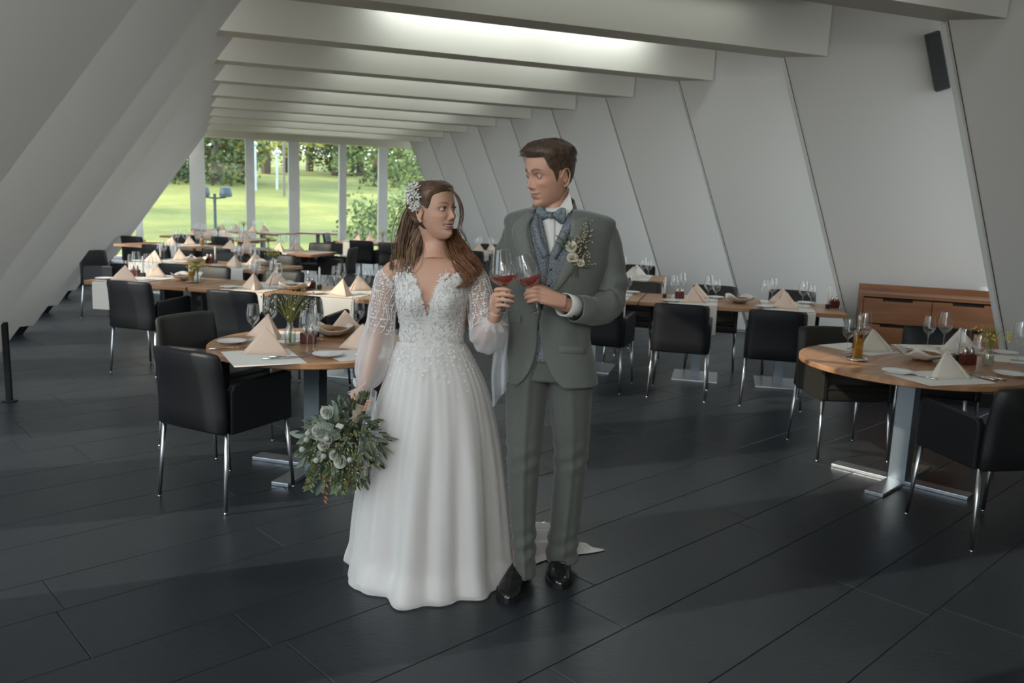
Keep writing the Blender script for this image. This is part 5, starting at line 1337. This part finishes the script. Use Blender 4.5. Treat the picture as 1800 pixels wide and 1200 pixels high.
# right-hand side hand around the stem
HY = 3.06
def b_(px, py, dy=0): v = P(px, py, HY+dy); return (v.x, v.y, v.z)
for k, (x0, x1) in enumerate(((866, 871), (870, 873), (874, 875), (879, 878))):
    limb(m, [(*b_(871, 548, .025), .019), (*b_(x0+1, 532, .012), .0155), (*b_(x1-1, 516+5*k, -.004), .0115)], 12, 8)
for k in range(4):
    yy = 510+9.3*k; L_ = (16, 21, 20, 14)[k]
    finger(m, [b_(871+k, yy, .0), b_(878+k, yy-2, -.020), b_(886+L_*.3, yy-1, -.026), b_(882+L_, yy+2, -.014), b_(880+L_, yy+4, .004)], .0080 if k < 3 else .0068)
finger(m, [b_(868, 534, .010), b_(872, 518, .020), b_(882, 507, .018), b_(890, 502, .008)], .0088)
# left-hand side hand around the bouquet handle
QY = 3.21
def c_(px, py, dy=0): v = P(px, py, QY+dy); return (v.x, v.y, v.z)
for k in range(4):
    limb(m, [(*c_(632, 690, .024), .0175), (*c_(630+3*k, 698+2*k, .028), .0145), (*c_(634+3*k, 703+3*k, .030), .0105)], 12, 8)
for k in range(4):
    y = 701+5.2*k; x = 655-2.5*k; finger(m, [c_(x-20, y-3, .030), c_(x-6, y-2, .030), c_(x+1, y+1, .010), c_(x-2, y+3, -.012), c_(x-9, y+4, -.022)], .0080)
finger(m, [c_(629, 686, .016), c_(621, 691, .0), c_(620, 698, -.016), c_(626, 703, -.028)], .0092)
# legs under the skirt
for x in (-.335, -.235): limb(m, [(x, 3.33, .90, .062), (x, 3.31, .5, .055), (x, 3.33, .12, .035), (x, 3.26, .03, .028), (x, 3.17, .02, .02)], 12, 18)
me = remesh('body', m, .0024, 1, .35); hbi = HBM.inverted()
paint(me, face_paint(hbi, HBs, SKB, (.40, .11, .11), 1.0, (.045, .025, .015), True))
body_b = obj('body', me, SKM, br, True); body_b.location = BO
eyes.skin = plainskin('bride skin', (SKB[0]*.88, SKB[1]*.78, SKB[2]*.74)); eyes.close = .12; eyes.lash = 1.3
eyes(body_b, HBM, HBs, .12, .16, (.05, .035, .022)); teeth(body_b, HBM, HBs, 1.0)
m = MB(); e0 = HBM @ (Vector((-.078, -.010, -.050))*HBs)
m.tube([e0+Vector((.010*cos(a), -.004, .010*sin(a)-.006)) for a in [2*pi*i/16 for i in range(17)]], .0013, 6, False); m.ball(e0+Vector((0, -.004, .006)), .0028, 8, 6); bobj('earring', m, mat('gold', (.7, .48, .30), .2, 1))
m = MB(); w0 = P(869, 556, 3.10); m.tube([w0+Vector((.027*cos(a), .022*sin(a), .006*cos(a))) for a in [2*pi*i/24 for i in range(25)]], .0012, 5, False); bobj('bracelet', m, mat('gold', (.7, .48, .30), .2, 1))
# ---- hair
HAIRB = mat('wavy brown hair', (.060, .032, .018), .42, var=(38, (.145, .080, .045)), spec=.5)
HAIRL = mat('light brown hair lengths', (.13, .072, .040), .42, var=(30, (.30, .19, .115)), spec=.5)
HAIRR = mat('auburn hair lengths', (.11, .045, .022), .42, var=(30, (.27, .12, .055)), spec=.5)
def hl_b(a):
    aa = abs(a)
    if aa < .9: return .072-.012*(aa/.9)**2
    if aa < 1.35: return .060-.055*smoothstep(.9, 1.35, aa)
    if aa < 1.75: return .005+.012*smoothstep(1.35, 1.5, aa)
    return .017-.095*smoothstep(1.75, 2.1, aa)
NA, NZ = 96, 40; m = MB(); vs = []
for j in range(NZ):
    for i in range(NA):
        a = -pi+2*pi*i/NA; z0 = hl_b(a); t = j/(NZ-1); z = z0+(.1205-z0)*t
        th = (.002+.014*smoothstep(0, .5, t) + .012*smoothstep(1.6, 2.8, abs(a)))*1.0+.0016*sin(a*46+z*60)+.002*noise.noise(Vector((a*7, z*30, 4)))
        if j == 0: th = .0005
        vs.append(head_pt(a, z, True, 0, th, False)*HBs)
m.add(vs, [(j*NA+i, j*NA+(i+1) % NA, (j+1)*NA+(i+1) % NA, (j+1)*NA+i) for j in range(NZ-1) for i in range(NA)]+[tuple(range((NZ-1)*NA, NZ*NA))], HBM)
rn = random.Random(21)
# combed-back strands over the skull towards the back of the head
for k in range(520):
    a = rn.uniform(-2.2, 2.2); z = hl_b(a)+.002; pts = []
    for i in range(7):
        t = i/6; aa = a+(math.copysign(2.75, a)-a)*t**1.1; zz = z+(.118-z)*sin(min(pi, t*2.6))*.80*max(0, (1-abs(a)/2.6)) + (-.0-z)*t*.5
        zz = max(-.05, min(.118, zz)); th = .004+.016*smoothstep(0, .4, t)+.008*smoothstep(.5, 1, t)+rn.gauss(0, .001)
        pts.append(tuple(HBM @ (head_pt(aa, zz, True, 0, th, False)*HBs)))
    strand(m, pts, .0016, 3, 9)
hair = bobj('hair', m, HAIRB)
def lockset(name, specs, mt, seed, r=.0017):
    rn = random.Random(seed); m = MB()
    for pts, wd, n, wav in specs:
        for k in range(n):
            ox, oy, ph = rn.gauss(0, wd), rn.gauss(0, .014), rn.random()*6.28; q = []
            cur = curve(pts, 13); cut = 13 if rn.random() < .6 else rn.choice([10, 11, 12]); phw = ph*.25
            for i, p in enumerate(cur[:cut]):
                t = i/12; sp = (.35+.65*sin(pi*min(1, t*.9+.1)))
                x = p[0]+ox*sp+wav*sin(t*9+phw)*t; y = p[1]+wav*.5*cos(t*9+phw)*t+rn.gauss(0, .6); Y = p[2]+oy*sp
                q.append(tuple(P(x, y, Y)))
            strand(m, q, r*(.7+.6*rn.random()), 3, 16)
    return bobj(name, m, mt)
# viewer's left: lengths falling behind and over the shoulder
L1 = [([(735, 345, 3.37), (718, 372, 3.40), (714, 400, 3.39), (706, 430, 3.35), (696, 455, 3.30), (702, 482, 3.25)], 6, 60, 8), ([(745, 355, 3.38), (728, 385, 3.40), (724, 415, 3.38), (716, 445, 3.32), (706, 468, 3.25), (712, 492, 3.23)], 6, 60, 8),
      ([(752, 385, 3.37), (738, 405, 3.37), (733, 430, 3.33), (727, 455, 3.27), (716, 478, 3.24), (722, 500, 3.23)], 6, 50, 8), ([(728, 360, 3.41), (712, 392, 3.42), (706, 425, 3.40), (694, 450, 3.34), (686, 466, 3.27), (690, 476, 3.24)], 4, 40, 4),
      ([(758, 395, 3.37), (750, 420, 3.36), (744, 445, 3.34), (736, 465, 3.31)], 4, 40, 3)]
lockset('hair_lengths', L1, HAIRL, 1)
# behind the neck
L3 = [([(740+6*k, 385, 3.41), (742+7*k, 415, 3.41), (745+8*k, 445, 3.40), (742+10*k, 470, 3.40)], 5, 26, 4) for k in range(8)]
lockset('hair_lengths', L3, HAIRB, 2)
# viewer's right: waves coming forward over the shoulder
L2 = [([(786, 405, 3.36), (794, 425, 3.33), (806, 445, 3.28), (820, 462, 3.24), (826, 485, 3.21), (818, 505, 3.195)], 6, 60, 9), ([(798, 402, 3.36), (806, 425, 3.34), (820, 445, 3.30), (834, 465, 3.26), (838, 490, 3.23)], 6, 50, 8),
      ([(782, 412, 3.38), (786, 435, 3.36), (796, 455, 3.30), (810, 475, 3.23), (815, 498, 3.20), (808, 510, 3.19)], 6, 50, 9), ([(806, 415, 3.36), (818, 434, 3.35), (832, 450, 3.32), (842, 462, 3.28)], 4, 36, 3)]
lockset('hair_lengths', L2, HAIRR, 3)
# face-framing strands on the far side
L4 = [([(790, 330, 3.25), (804, 344, 3.24), (813, 364, 3.24), (814, 384, 3.24), (808, 402, 3.25), (817, 418, 3.27), (814, 436, 3.28)], 1.2, 9, 2.5), ([(788, 330, 3.26), (800, 342, 3.25), (809, 362, 3.25), (811, 386, 3.25), (805, 405, 3.26), (813, 424, 3.27), (809, 440, 3.28)], 1.2, 8, 2)]
lockset('hair_strands', L4, HAIRB, 4, .0011)
# ---- hair flowers: baby's breath
hf = thing('hair_flowers', "cluster of tiny white baby's breath flowers in the brown wavy hair", 'hair flowers', tuple(P(727, 346, 3.25)))
ho = Vector(hf.location); m = MB(); m2 = MB(); rn = random.Random(12)
for k in range(330):
    while True:
        u, v = rn.uniform(-1, 1), rn.uniform(-1, 1)
        if u*u+v*v < 1: break
    px, py = 730+17*u+3*v, 346+27*v-2*u; base = HBM @ (head_pt(-1.9, .05, True, 0, .02, False)*HBs)
    d = P(px, py, 3.235+.05*(u*u*.6+v*v*.5)+rn.gauss(0, .008)-(.0 if px > 715 else -.03))-ho
    m.ball(d, .0030+.0022*rn.random(), 5, 4)
    if k % 2: m2.tube([d*.3+Vector((.015, .05, 0)), d], .0005, 3)
tag(obj('blossoms', m, mat('white blossoms', (.70, .69, .64), .7), hf, True), kind='stuff')
tag(obj('stems', m2, LF, hf), kind='stuff')
# ---- dress
TULLEC = (.80, .785, .765)
SATIN = mat('white satin lining', (.66, .64, .62), .5, bump=(5, .12))
TULLE = sheer('white tulle', (.82, .81, .80), .42)
TULLE2 = sheer('fine sleeve tulle', (.86, .82, .82), .34)
VEIL = sheer('veil tulle', (.80, .83, .86), .24)
LACE = mat('white lace', (.74, .73, .70), .75)
BODICE = mat('lace bodice', (.66, .63, .60), .7, bump=(95, .9, 3), var=(55, (.54, .50, .48)))
def btop(px):
    "top edge of the sweetheart bodice along the front"
    return interp([(690, 500), (699, 491), (715, 487), (733, 500), (745, 530), (752, 562), (759, 532), (770, 502), (786, 492), (806, 488), (819, 492), (830, 502)], px)
def px_of(p): q = p-Vector((0, 0, EYE)); return 900+FOC*q.dot(_r)/q.dot(_f)
def py_of(p): q = p-Vector((0, 0, EYE)); return 600-FOC*q.dot(_u)/q.dot(_f)
n_ = 120; rows_ = 36; m = MB(); vs = []
for j in range(rows_):
    for i in range(n_):
        a = 2*pi*i/n_
        q = BT.pt(a, 500); top = btop(px_of(q)) if sin(a) < 0.05 else 492
        py = top+(606-top)*(j/(rows_-1)); vs.append(BT.pt(a, py, .004+(.0015 if j else 0), bust))
m.add(vs, [(j*n_+i, j*n_+(i+1) % n_, (j+1)*n_+(i+1) % n_, (j+1)*n_+i) for j in range(rows_-1) for i in range(n_)])
dress = bobj('dress_bodice', m, BODICE, mods=[SOL(.002, 1)])
# skirt
SK = [(600, 703, 813, 3.30, .088, .088), (620, 697, 824, 3.30, .10, .11), (660, 683, 844, 3.31, .13, .15), (700, 671, 858, 3.325, .155, .19), (760, 657, 871, 3.345, .19, .23), (840, 642, 881, 3.365, .225, .27), (920, 631, 888, 3.38, .25, .30), (980, 626, 892, 3.39, .27, .32), (1026, 624, 896, 3.395, .285, .33)]
def skirt(off, seed, amp, y1=1.0, n=240, mrows=70):
    L = Loft(SK, 2.0); m = MB(); rn = random.Random(seed)
    ks = [(rn.choice([5, 6, 7, 8, 9, 11, 13, 16]), rn.random()*6.28, rn.uniform(.4, 1)) for _ in range(6)]
    vs = []
    for j in range(mrows):
        t = j/(mrows-1)*y1; py = 600+(1026-600)*t
        for i in range(n):
            a = 2*pi*i/n
            f = sum(w*(abs(sin(k*a/2+p+.8*t*sin(p*3)))**1.4*2-1) for k, p, w in ks)/3
            g = amp*f*smoothstep(.02, .55, t)*(.25+.75*t)+.0016*sin(a*38+2*noise.noise(Vector((a*3, t*3, seed))))*smoothstep(.0, .1, t)*(1-.8*t)
            g += .028*(G(a-1.5*pi+.05, .30)-.6*G(a-1.5*pi+.42, .14))*smoothstep(.4, 1, t)
            g += .030*smoothstep(.84, .94, t)*(1-smoothstep(.965, 1.0, t))*(1+.5*sin(3*a+1))
            o_ = off if off > 0 else -.002+(off+.002)*smoothstep(.04, .3, t)
            p = L.pt(a, py, o_+g)
            if t > .9: p.z += .012*sin(a*5+seed)*(t-.9)/.1*.0; 
            if j == mrows-1: p.z = .006+.010*abs(sin(a*4.5+seed))
            p.z = max(p.z, .004+.002*off*100 if off > 0 else .004); vs.append(p)
    # hem tucked under
    for i in range(n):
        q = vs[(mrows-1)*n+i]; c = Vector((-.28, 3.38, 0)); d = (q-c); d.z = 0; vs.append(Vector((q.x-d.x*.06, q.y-d.y*.06, .004)))
    m.add(vs, [(j*n+i, j*n+(i+1) % n, (j+1)*n+(i+1) % n, (j+1)*n+i) for j in range(mrows) for i in range(n)]); return m
bobj('skirt_lining', skirt(-.020, 8, .038), SATIN, dress).location = (0, 0, 0)
bobj('tulle_skirt', skirt(.012, 8, .038, .998), sheer('outer tulle', (.86, .84, .82), .45), dress).location = (0, 0, 0)
# rolled bottom swags of the hem
def lacework(mb, n, region, surf, rn, smin=.004, smax=.009):
    for _ in range(n):
        px, py = region(rn)
        if px is None: continue
        c = surf(px, py, .003); dx = surf(px+2, py, .003)-c; dy = surf(px, py+2, .003)-c
        if dx.length < 1e-5 or dy.length < 1e-5: continue
        dx.normalize(); dy.normalize(); nn = dx.cross(dy).normalized()
        if nn.y > 0: nn = -nn
        s = rn.uniform(smin, smax); a0 = rn.random()*6.28
        if rn.random() < .55:      # little flower
            for k in range(5):
                a = a0+k*2*pi/5; d = dx*cos(a)+dy*sin(a); w = dx*cos(a+pi/2)+dy*sin(a+pi/2)
                mb.add([c+nn*.001, c+d*s*.6+w*s*.34+nn*.0025, c+d*s+nn*.0015, c+d*s*.6-w*s*.34+nn*.0025], [(0, 1, 2, 3)])
        else:                      # a curved sprig of leaves
            for k in range(5):
                p0 = c+dx*(cos(a0)*s*.6*k)+dy*(sin(a0)*s*.6*k); sd = 1 if k % 2 else -1
                d = dx*cos(a0+sd*.9)+dy*sin(a0+sd*.9); w = dx*cos(a0+sd*.9+pi/2)+dy*sin(a0+sd*.9+pi/2)
                mb.add([p0, p0+d*s*.45+w*s*.18+nn*.002, p0+d*s*.9, p0+d*s*.45-w*s*.18+nn*.002], [(0, 1, 2, 3)])
rn = random.Random(77); m = MB()
SKL = Loft(SK, 2.0)
bs = lambda x, y, o: BT.at(x, y, o+.004, bust)
def reg1(r): x = r.uniform(700, 819); return x, r.uniform(btop(x)-3, 604)
lacework(m, 1500, reg1, bs, rn)
def reg2(r):   # over the top edge, onto the skin
    x = r.uniform(690, 830); return x, btop(x)-abs(r.gauss(0, 5 if 735 < x < 770 else 8))+2
lacework(m, 420, reg2, bs, rn, .004, .008)
def reg3(r):
    y = 604+abs(r.gauss(0, 34)); x = r.uniform(702-(y-600)*.35, 813+(y-600)*.5)
    return (x, y) if r.random() > (y-604)/95 else (None, None)
lacework(m, 360, reg3, lambda x, y, o: SKL.at(x, y, o+.020), rn, .003, .0065)
tag(bobj('lace_applique', m, LACE, dress, False), kind='stuff').location = (0, 0, 0)
# waist seam
m = MB(); m.tube([BT.pt(2*pi*i/60, 603, .007) for i in range(61)], .0035, 6, False); bobj('waist_seam', m, SATIN, dress).location = (0, 0, 0)
# ---- sleeves of fine tulle
def puff(pts, seed, seg=54, n=44, amp=.10, k_=9):
    c = curve(pts, seg); m = MB(); m.tube([p[:3] for p in c], [p[3] for p in c], n, False); rn_ = random.Random(seed); ph = rn_.random()*6
    for i, v in enumerate(m.v):
        j = i//n; t = j/(seg-1); ctr = Vector(c[j][:3]); d = Vector(v)-ctr; an = 2*pi*(i % n)/n
        k = amp*sin(k_*an+ph+3*t)*sin(pi*min(1, t*1.02))*.6+amp*.6*sin(5*an-8*t+ph)*sin(pi*t)
        m.v[i] = tuple(ctr+d*(1+k))
    return m, c
pl, cl = puff([PR(691, 484, 3.31, .036), PR(681, 492, 3.31, .047), PR(676, 520, 3.31, .052), PR(671, 560, 3.315, .056), PR(664, 600, 3.315, .066), PR(656, 635, 3.29, .064), PR(648, 662, 3.265, .056), PR(641, 678, 3.25, .034), PR(637, 687, 3.24, .026)], 1)
slv = bobj('tulle_sleeve', pl, TULLE2, dress); slv.location = (0, 0, 0)
pr2, cr = puff([PR(828, 484, 3.31, .036), PR(838, 492, 3.305, .047), PR(844, 520, 3.30, .054), PR(850, 555, 3.285, .058), PR(854, 585, 3.25, .066), PR(860, 592, 3.20, .066), PR(866, 582, 3.155, .056), PR(869, 568, 3.125, .040), PR(870, 560, 3.11, .028)], 2)
slv2 = bobj('tulle_sleeve', pr2, TULLE2, dress); slv2.location = (0, 0, 0)
# lace vines on the sleeves
m = MB(); rn = random.Random(4)
for c, t0, t1, N_ in ((cl, .0, .45, 420), (cr, .0, .55, 520)):
    for _ in range(N_):
        t = t0+(t1-t0)*rn.random()**1.5; i = int(t*(len(c)-1)); ctr = Vector(c[i][:3]); r = c[i][3]
        ax = (Vector(c[min(i+1, len(c)-1)][:3])-ctr).normalized(); a = rn.uniform(-pi, 0); e1 = ax.orthogonal().normalized()
        e1 = (Vector((1, 0, 0))-ax*ax.x).normalized(); e2 = ax.cross(e1)
        if e2.y > 0: e2 = -e2
        d = e1*cos(a)+e2*(-sin(a)); p = ctr+d*(r+.003); s = rn.uniform(.004, .009); tt = d.cross(ax).normalized(); b0 = rn.gauss(0, .7)
        for k in range(3):
            q = b0+k*.8-.8; v = ax*cos(q)+tt*sin(q); w = d.cross(v); m.add([p, p+v*s*.5+w*s*.22, p+v*s, p+v*s*.5-w*s*.22], [(0, 1, 2, 3)])
    for k in range(9):   # vine lines
        a0 = -.25-2.6*k/8; pts = []
        for i in range(16):
            t = t0+(t1-t0)*i/15; q = int(t*(len(c)-1)); ctr = Vector(c[q][:3]); ax = (Vector(c[min(q+1, len(c)-1)][:3])-ctr).normalized() if q < len(c)-1 else ax
            e1 = (Vector((1, 0, 0))-ax*ax.x).normalized(); e2 = ax.cross(e1)
            if e2.y > 0: e2 = -e2
            a = a0+.22*sin(i*.9+k); pts.append(ctr+(e1*cos(a)-e2*sin(a))*(c[q][3]+.003))
        m.tube(pts, .0013, 4, False)
tag(bobj('sleeve_lace', m, LACE, dress, False), kind='stuff').location = (0, 0, 0)
# ruffled cuffs
def ruffle(c0, ax, r0, r1, L_, seed, waves=9):
    ax = ax.normalized(); e1 = ax.orthogonal().normalized(); e2 = ax.cross(e1); m = MB()
    def fn(u, v):
        a = 2*pi*u; r = r0+(r1-r0)*v; r *= 1+.22*v*sin(waves*a+seed); return Vector(c0)+ax*(L_*v+.25*L_*v*cos(waves*a*.5+seed))+(e1*cos(a)+e2*sin(a))*r
    m.grid(fn, 72, 7, True); return m
bobj('cuff_ruffle', ruffle(P(638, 684, 3.24), P(630, 706, 3.225)-P(638, 684, 3.24), .025, .045, .035, 1), TULLE2, dress).location = (0, 0, 0)
bobj('cuff_ruffle', ruffle(P(869, 560, 3.11), P(870, 580, 3.14)-P(869, 560, 3.11), .027, .046, .03, 2), TULLE2, dress).location = (0, 0, 0)
m = MB(); q0 = P(628, 684, 3.20)
for sd, (ex, ey) in ((-1, (621, 664)), (1, (645, 671))):
    e = P(ex, ey, 3.19); w = Vector((.012, 0, .012)); m.add([q0-w*.3, q0+w*.3, e+w, e-w], [(0, 1, 2, 3)])
bobj('cuff_bow', m, SATIN, dress, mods=[SOL(.003, 0), SUB(1)]).location = (0, 0, 0)
# hanging tulle ties
def drape(tops, bots, Y0, Y1, n=14, m_=30, seed=0, fold=.012):
    mb = MB()
    def fn(u, v):
        x = (tops[0][0]+(tops[1][0]-tops[0][0])*u)*(1-v)+(bots[0][0]+(bots[1][0]-bots[0][0])*u)*v; y = (tops[0][1]+(tops[1][1]-tops[0][1])*u)*(1-v)+(bots[0][1]+(bots[1][1]-bots[0][1])*u)*v
        x += 3*sin(v*5+seed)*sin(pi*v); p = P(x, y, Y0+(Y1-Y0)*v); p.y += fold*sin(u*9+seed+2*v)*(.3+.7*v); return p
    mb.grid(fn, n, m_); return mb
bobj('tulle_tie', drape([(866, 566), (893, 556)], [(866, 716), (890, 684)], 3.16, 3.20, seed=1), VEIL, dress).location = (0, 0, 0)
bobj('tulle_tie', drape([(872, 560), (890, 552)], [(872, 690), (893, 672)], 3.18, 3.22, seed=3), VEIL, dress).location = (0, 0, 0)
bobj('tulle_tie', drape([(652, 682), (663, 688)], [(624, 822), (646, 838)], 3.20, 3.12, seed=2), VEIL, dress).location = (0, 0, 0)
bobj('tulle_tie', drape([(645, 690), (661, 700)], [(650, 790), (664, 812)], 3.21, 3.13, seed=5), VEIL, dress).location = (0, 0, 0)
# ---- train: folds of satin and tulle lying behind to the right
def train(z0, seed, w, L0, L1):
    mb = MB(); A = Vector((-.10, 3.55, 0)); B = Vector((.30, 3.80, 0)); d = (B-A); s = Vector((-d.y, d.x, 0)).normalized()
    def fn(u, v):
        e = L0+(L1-L0)*u; rag = .05*sin(v*11+seed)+.03*sin(v*23+seed*2)
        x = A+d*(e*(1+rag*u))+s*((v-.5)*2*w*(1+.10*sin(u*7+seed)))
        f = abs(sin(v*12.5+seed+1.6*u+.5*sin(u*8)))
        x.z = max(.004, .004+z0*(.35+.65*sin(pi*min(1, max(0, v*1.0))))*(1-.35*u)+.045*f*(.45+.55*sin(pi*v))*(1-.3*u)-.035*smoothstep(.86, 1, u)-.02*smoothstep(.12, 0, v)); return x
    mb.grid(fn, 44, 90); return mb
bobj('train', train(.012, 1.0, .19, 0, 1.08), SATIN, dress, mods=[SOL(.003, 0)]).location = (0, 0, 0)
bobj('train', train(.050, 2.1, .15, 0, .98), SATIN, dress, mods=[SOL(.002, 0)]).location = (0, 0, 0)
bobj('train_tulle', train(.085, 3.3, .13, 0, .90), sheer('train tulle', (.84, .83, .82), .5), dress).location = (0, 0, 0)
# ------------------------------------------------------------------ bouquet
bq0 = P(640, 702, QY-.005); bq1 = P(615, 762, QY-.03); bo = thing('bouquet', 'hanging bridal bouquet of olive leaves, white roses and eucalyptus with a wrapped handle', 'bouquet', tuple(bq0))
def BP(px, py, Y): return P(px, py, Y)-bq0
ax = (bq1-bq0)
m = MB(); m.tube([BP(633, 712, QY-.008), BP(622, 740, QY-.020)], [.018, .0215], 24, True); m.tube([BP(634, 710, QY-.008), BP(633, 713, QY-.009)], .0195, 20, False); obj('handle_wrap', m, mat('beige wrap', (.42, .34, .26), .8, bump=(120, .4)), bo, True)
m = MB(); rn = random.Random(9)
for k in range(34):
    a = rn.random()*6.28; r = .016*sqrt(rn.random()); off = Vector((r*cos(a), r*sin(a), 0)); m.tube([BP(645+rn.gauss(0, 3), 690+rn.gauss(0, 2.5), QY-.012)+off*1.1, BP(634, 712, QY-.010)+off*.95, BP(621, 742, QY-.02)+off*1.3, BP(606+rn.gauss(0, 14), 790+rn.gauss(0, 10), QY-.03)+off*3], .0022, 5)
tag(obj('stems', m, mat('green stems', (.06, .08, .03), .6), bo, True), kind='stuff')
cx_, cy_ = 604, 783; LEAFS = [mat('olive green leaf', (.035, .052, .025), .45, var=(15, (.075, .095, .05))), mat('grey green leaf', (.12, .155, .12), .5, var=(15, (.21, .25, .20))), mat('fresh leaf', (.075, .10, .028), .5, var=(15, (.13, .16, .05)))]
YQ = QY-.03
def bpt(u, v, w): return BP(cx_+72*u, cy_+72*v, YQ-.12*w)
for mi, (N_, lmin, lmax, wd_) in enumerate(((330, .035, .065, .0065), (120, .04, .075, .013), (170, .03, .055, .005))):
    m = MB()
    for k in range(N_):
        while True:
            u, v, w = rn.uniform(-1, 1), rn.uniform(-1, 1), rn.uniform(-1, 1)
            r2 = u*u+v*v+w*w
            if .25 < r2 < 1: break
        if u < -.2 and v < -.65: continue
        if u > .62 and v > .5: continue
        if mi == 1 and u > .2: continue
        p = bpt(u, v, w); dr = (p-bpt(.15, -.55, .1)).normalized(); dr = (dr+Vector((rn.gauss(0, .35), rn.gauss(0, .35), rn.gauss(0, .35)))).normalized()
        leaf(m, p, p+dr*rn.uniform(lmin, lmax), wd_*rn.uniform(.7, 1.2), rn.uniform(-.25, .25))
    tag(obj(('olive_leaves', 'dusty_leaves', 'fine_leaves')[mi], m, LEAFS[mi], bo, True), kind='stuff')
# big leaves near the top left, trailing sprigs at the bottom
for k, (x0, y0, x1, y1, w) in enumerate(((600, 757, 556, 742, .016), (598, 762, 545, 758, .015), (600, 768, 548, 770, .014), (588, 745, 571, 722, .014), (592, 750, 590, 706, .010), (575, 755, 560, 728, .014), (640, 770, 655, 800, .010), (650, 765, 660, 800, .012), (636, 790, 655, 810, .008), (645, 755, 652, 745, .008))):
    m = MB(); leaf(m, BP(x0, y0, YQ-.09), BP(x1, y1, YQ-.12), w, .2, 9); obj('large_leaf', m, LEAFS[1 if k < 6 else 0], bo, True)
m = MB(); m2 = MB()
for k in range(26):
    x = rn.uniform(540, 640); x1 = x+rn.gauss(-4, 8); y1 = rn.uniform(835, 868)-abs(x-580)*.25
    if k == 0: x, x1, y1 = 570, 569, 878
    if k == 1: x, x1, y1 = 548, 541, 852
    tgt = m2 if k in (0, 1, 7, 12) else m; y0 = 800
    pts = [BP(x+(590-x)*.3, y0, YQ-.06), BP((x+x1)/2+3, (y0+y1)/2, YQ-.07), BP(x1, y1, YQ-.06)]
    m.tube(pts, .0012, 4)
    for j in range(9):
        t = .25+.75*j/8; p = pts[0].lerp(pts[2], t); d = Vector((rn.choice([-1, 1])*.8, rn.gauss(0, .4), -.9)).normalized(); leaf(tgt, p, p+d*.022, .0045, .1, 5)
tag(obj('trailing_sprigs', m, LEAFS[2], bo, True), kind='stuff'); tag(obj('rust_sprigs', m2, mat('rust sprig', (.28, .12, .05), .7), bo, True), kind='stuff')
for k, (x, y, r) in enumerate(((573, 724, .026), (597, 749+0, .0), (556, 757, .024), (567, 781, .024), (543, 762, .016), (575, 773, .018), (596, 811, .026), (585, 800, .018))):
    if r == 0: continue
    m = MB(); rose(m, BP(x, y, YQ-.125), r, k+30, Vector((-.3, -1, .2))); obj('rose', m, mat('bouquet rose', (.50, .51, .44), .6, bump=(80, .2)), bo, True, mods=[SOL(.0006, 0)])
for k, (x, y) in enumerate(((539, 773), (531, 790), (569, 802), (615, 808), (556, 809), (541, 762), (575, 771))):
    m = MB(); c = BP(x, y, YQ-.135); rr = .0115; m.ball(c, rr, 12, 9); obj('berry_ball', m, mat('pale berry', (.46, .49, .42), .75, bump=(300, .8)), bo, True)
m = MB()
for k in range(240):
    u, v = rn.gauss(-.1, .5), rn.gauss(.15, .5)
    if u*u+v*v > 1: continue
    m.ball(bpt(u, v, .85+.2*rn.random()), .0022+.0015*rn.random(), 5, 4)
tag(obj('filler_buds', m, mat('filler buds', (.38, .34, .20), .7), bo), kind='stuff')
m = MB(); q = [BP(594, 743, YQ-.15), BP(605, 747, YQ-.15), BP(600, 754, YQ-.15), BP(589, 749, YQ-.15)]; m.add(q, [(0, 1, 2, 3)]); obj('pale_tag', m, mat('tag card', (.5, .47, .38), .8), bo, mods=[SOL(.003, 0)])
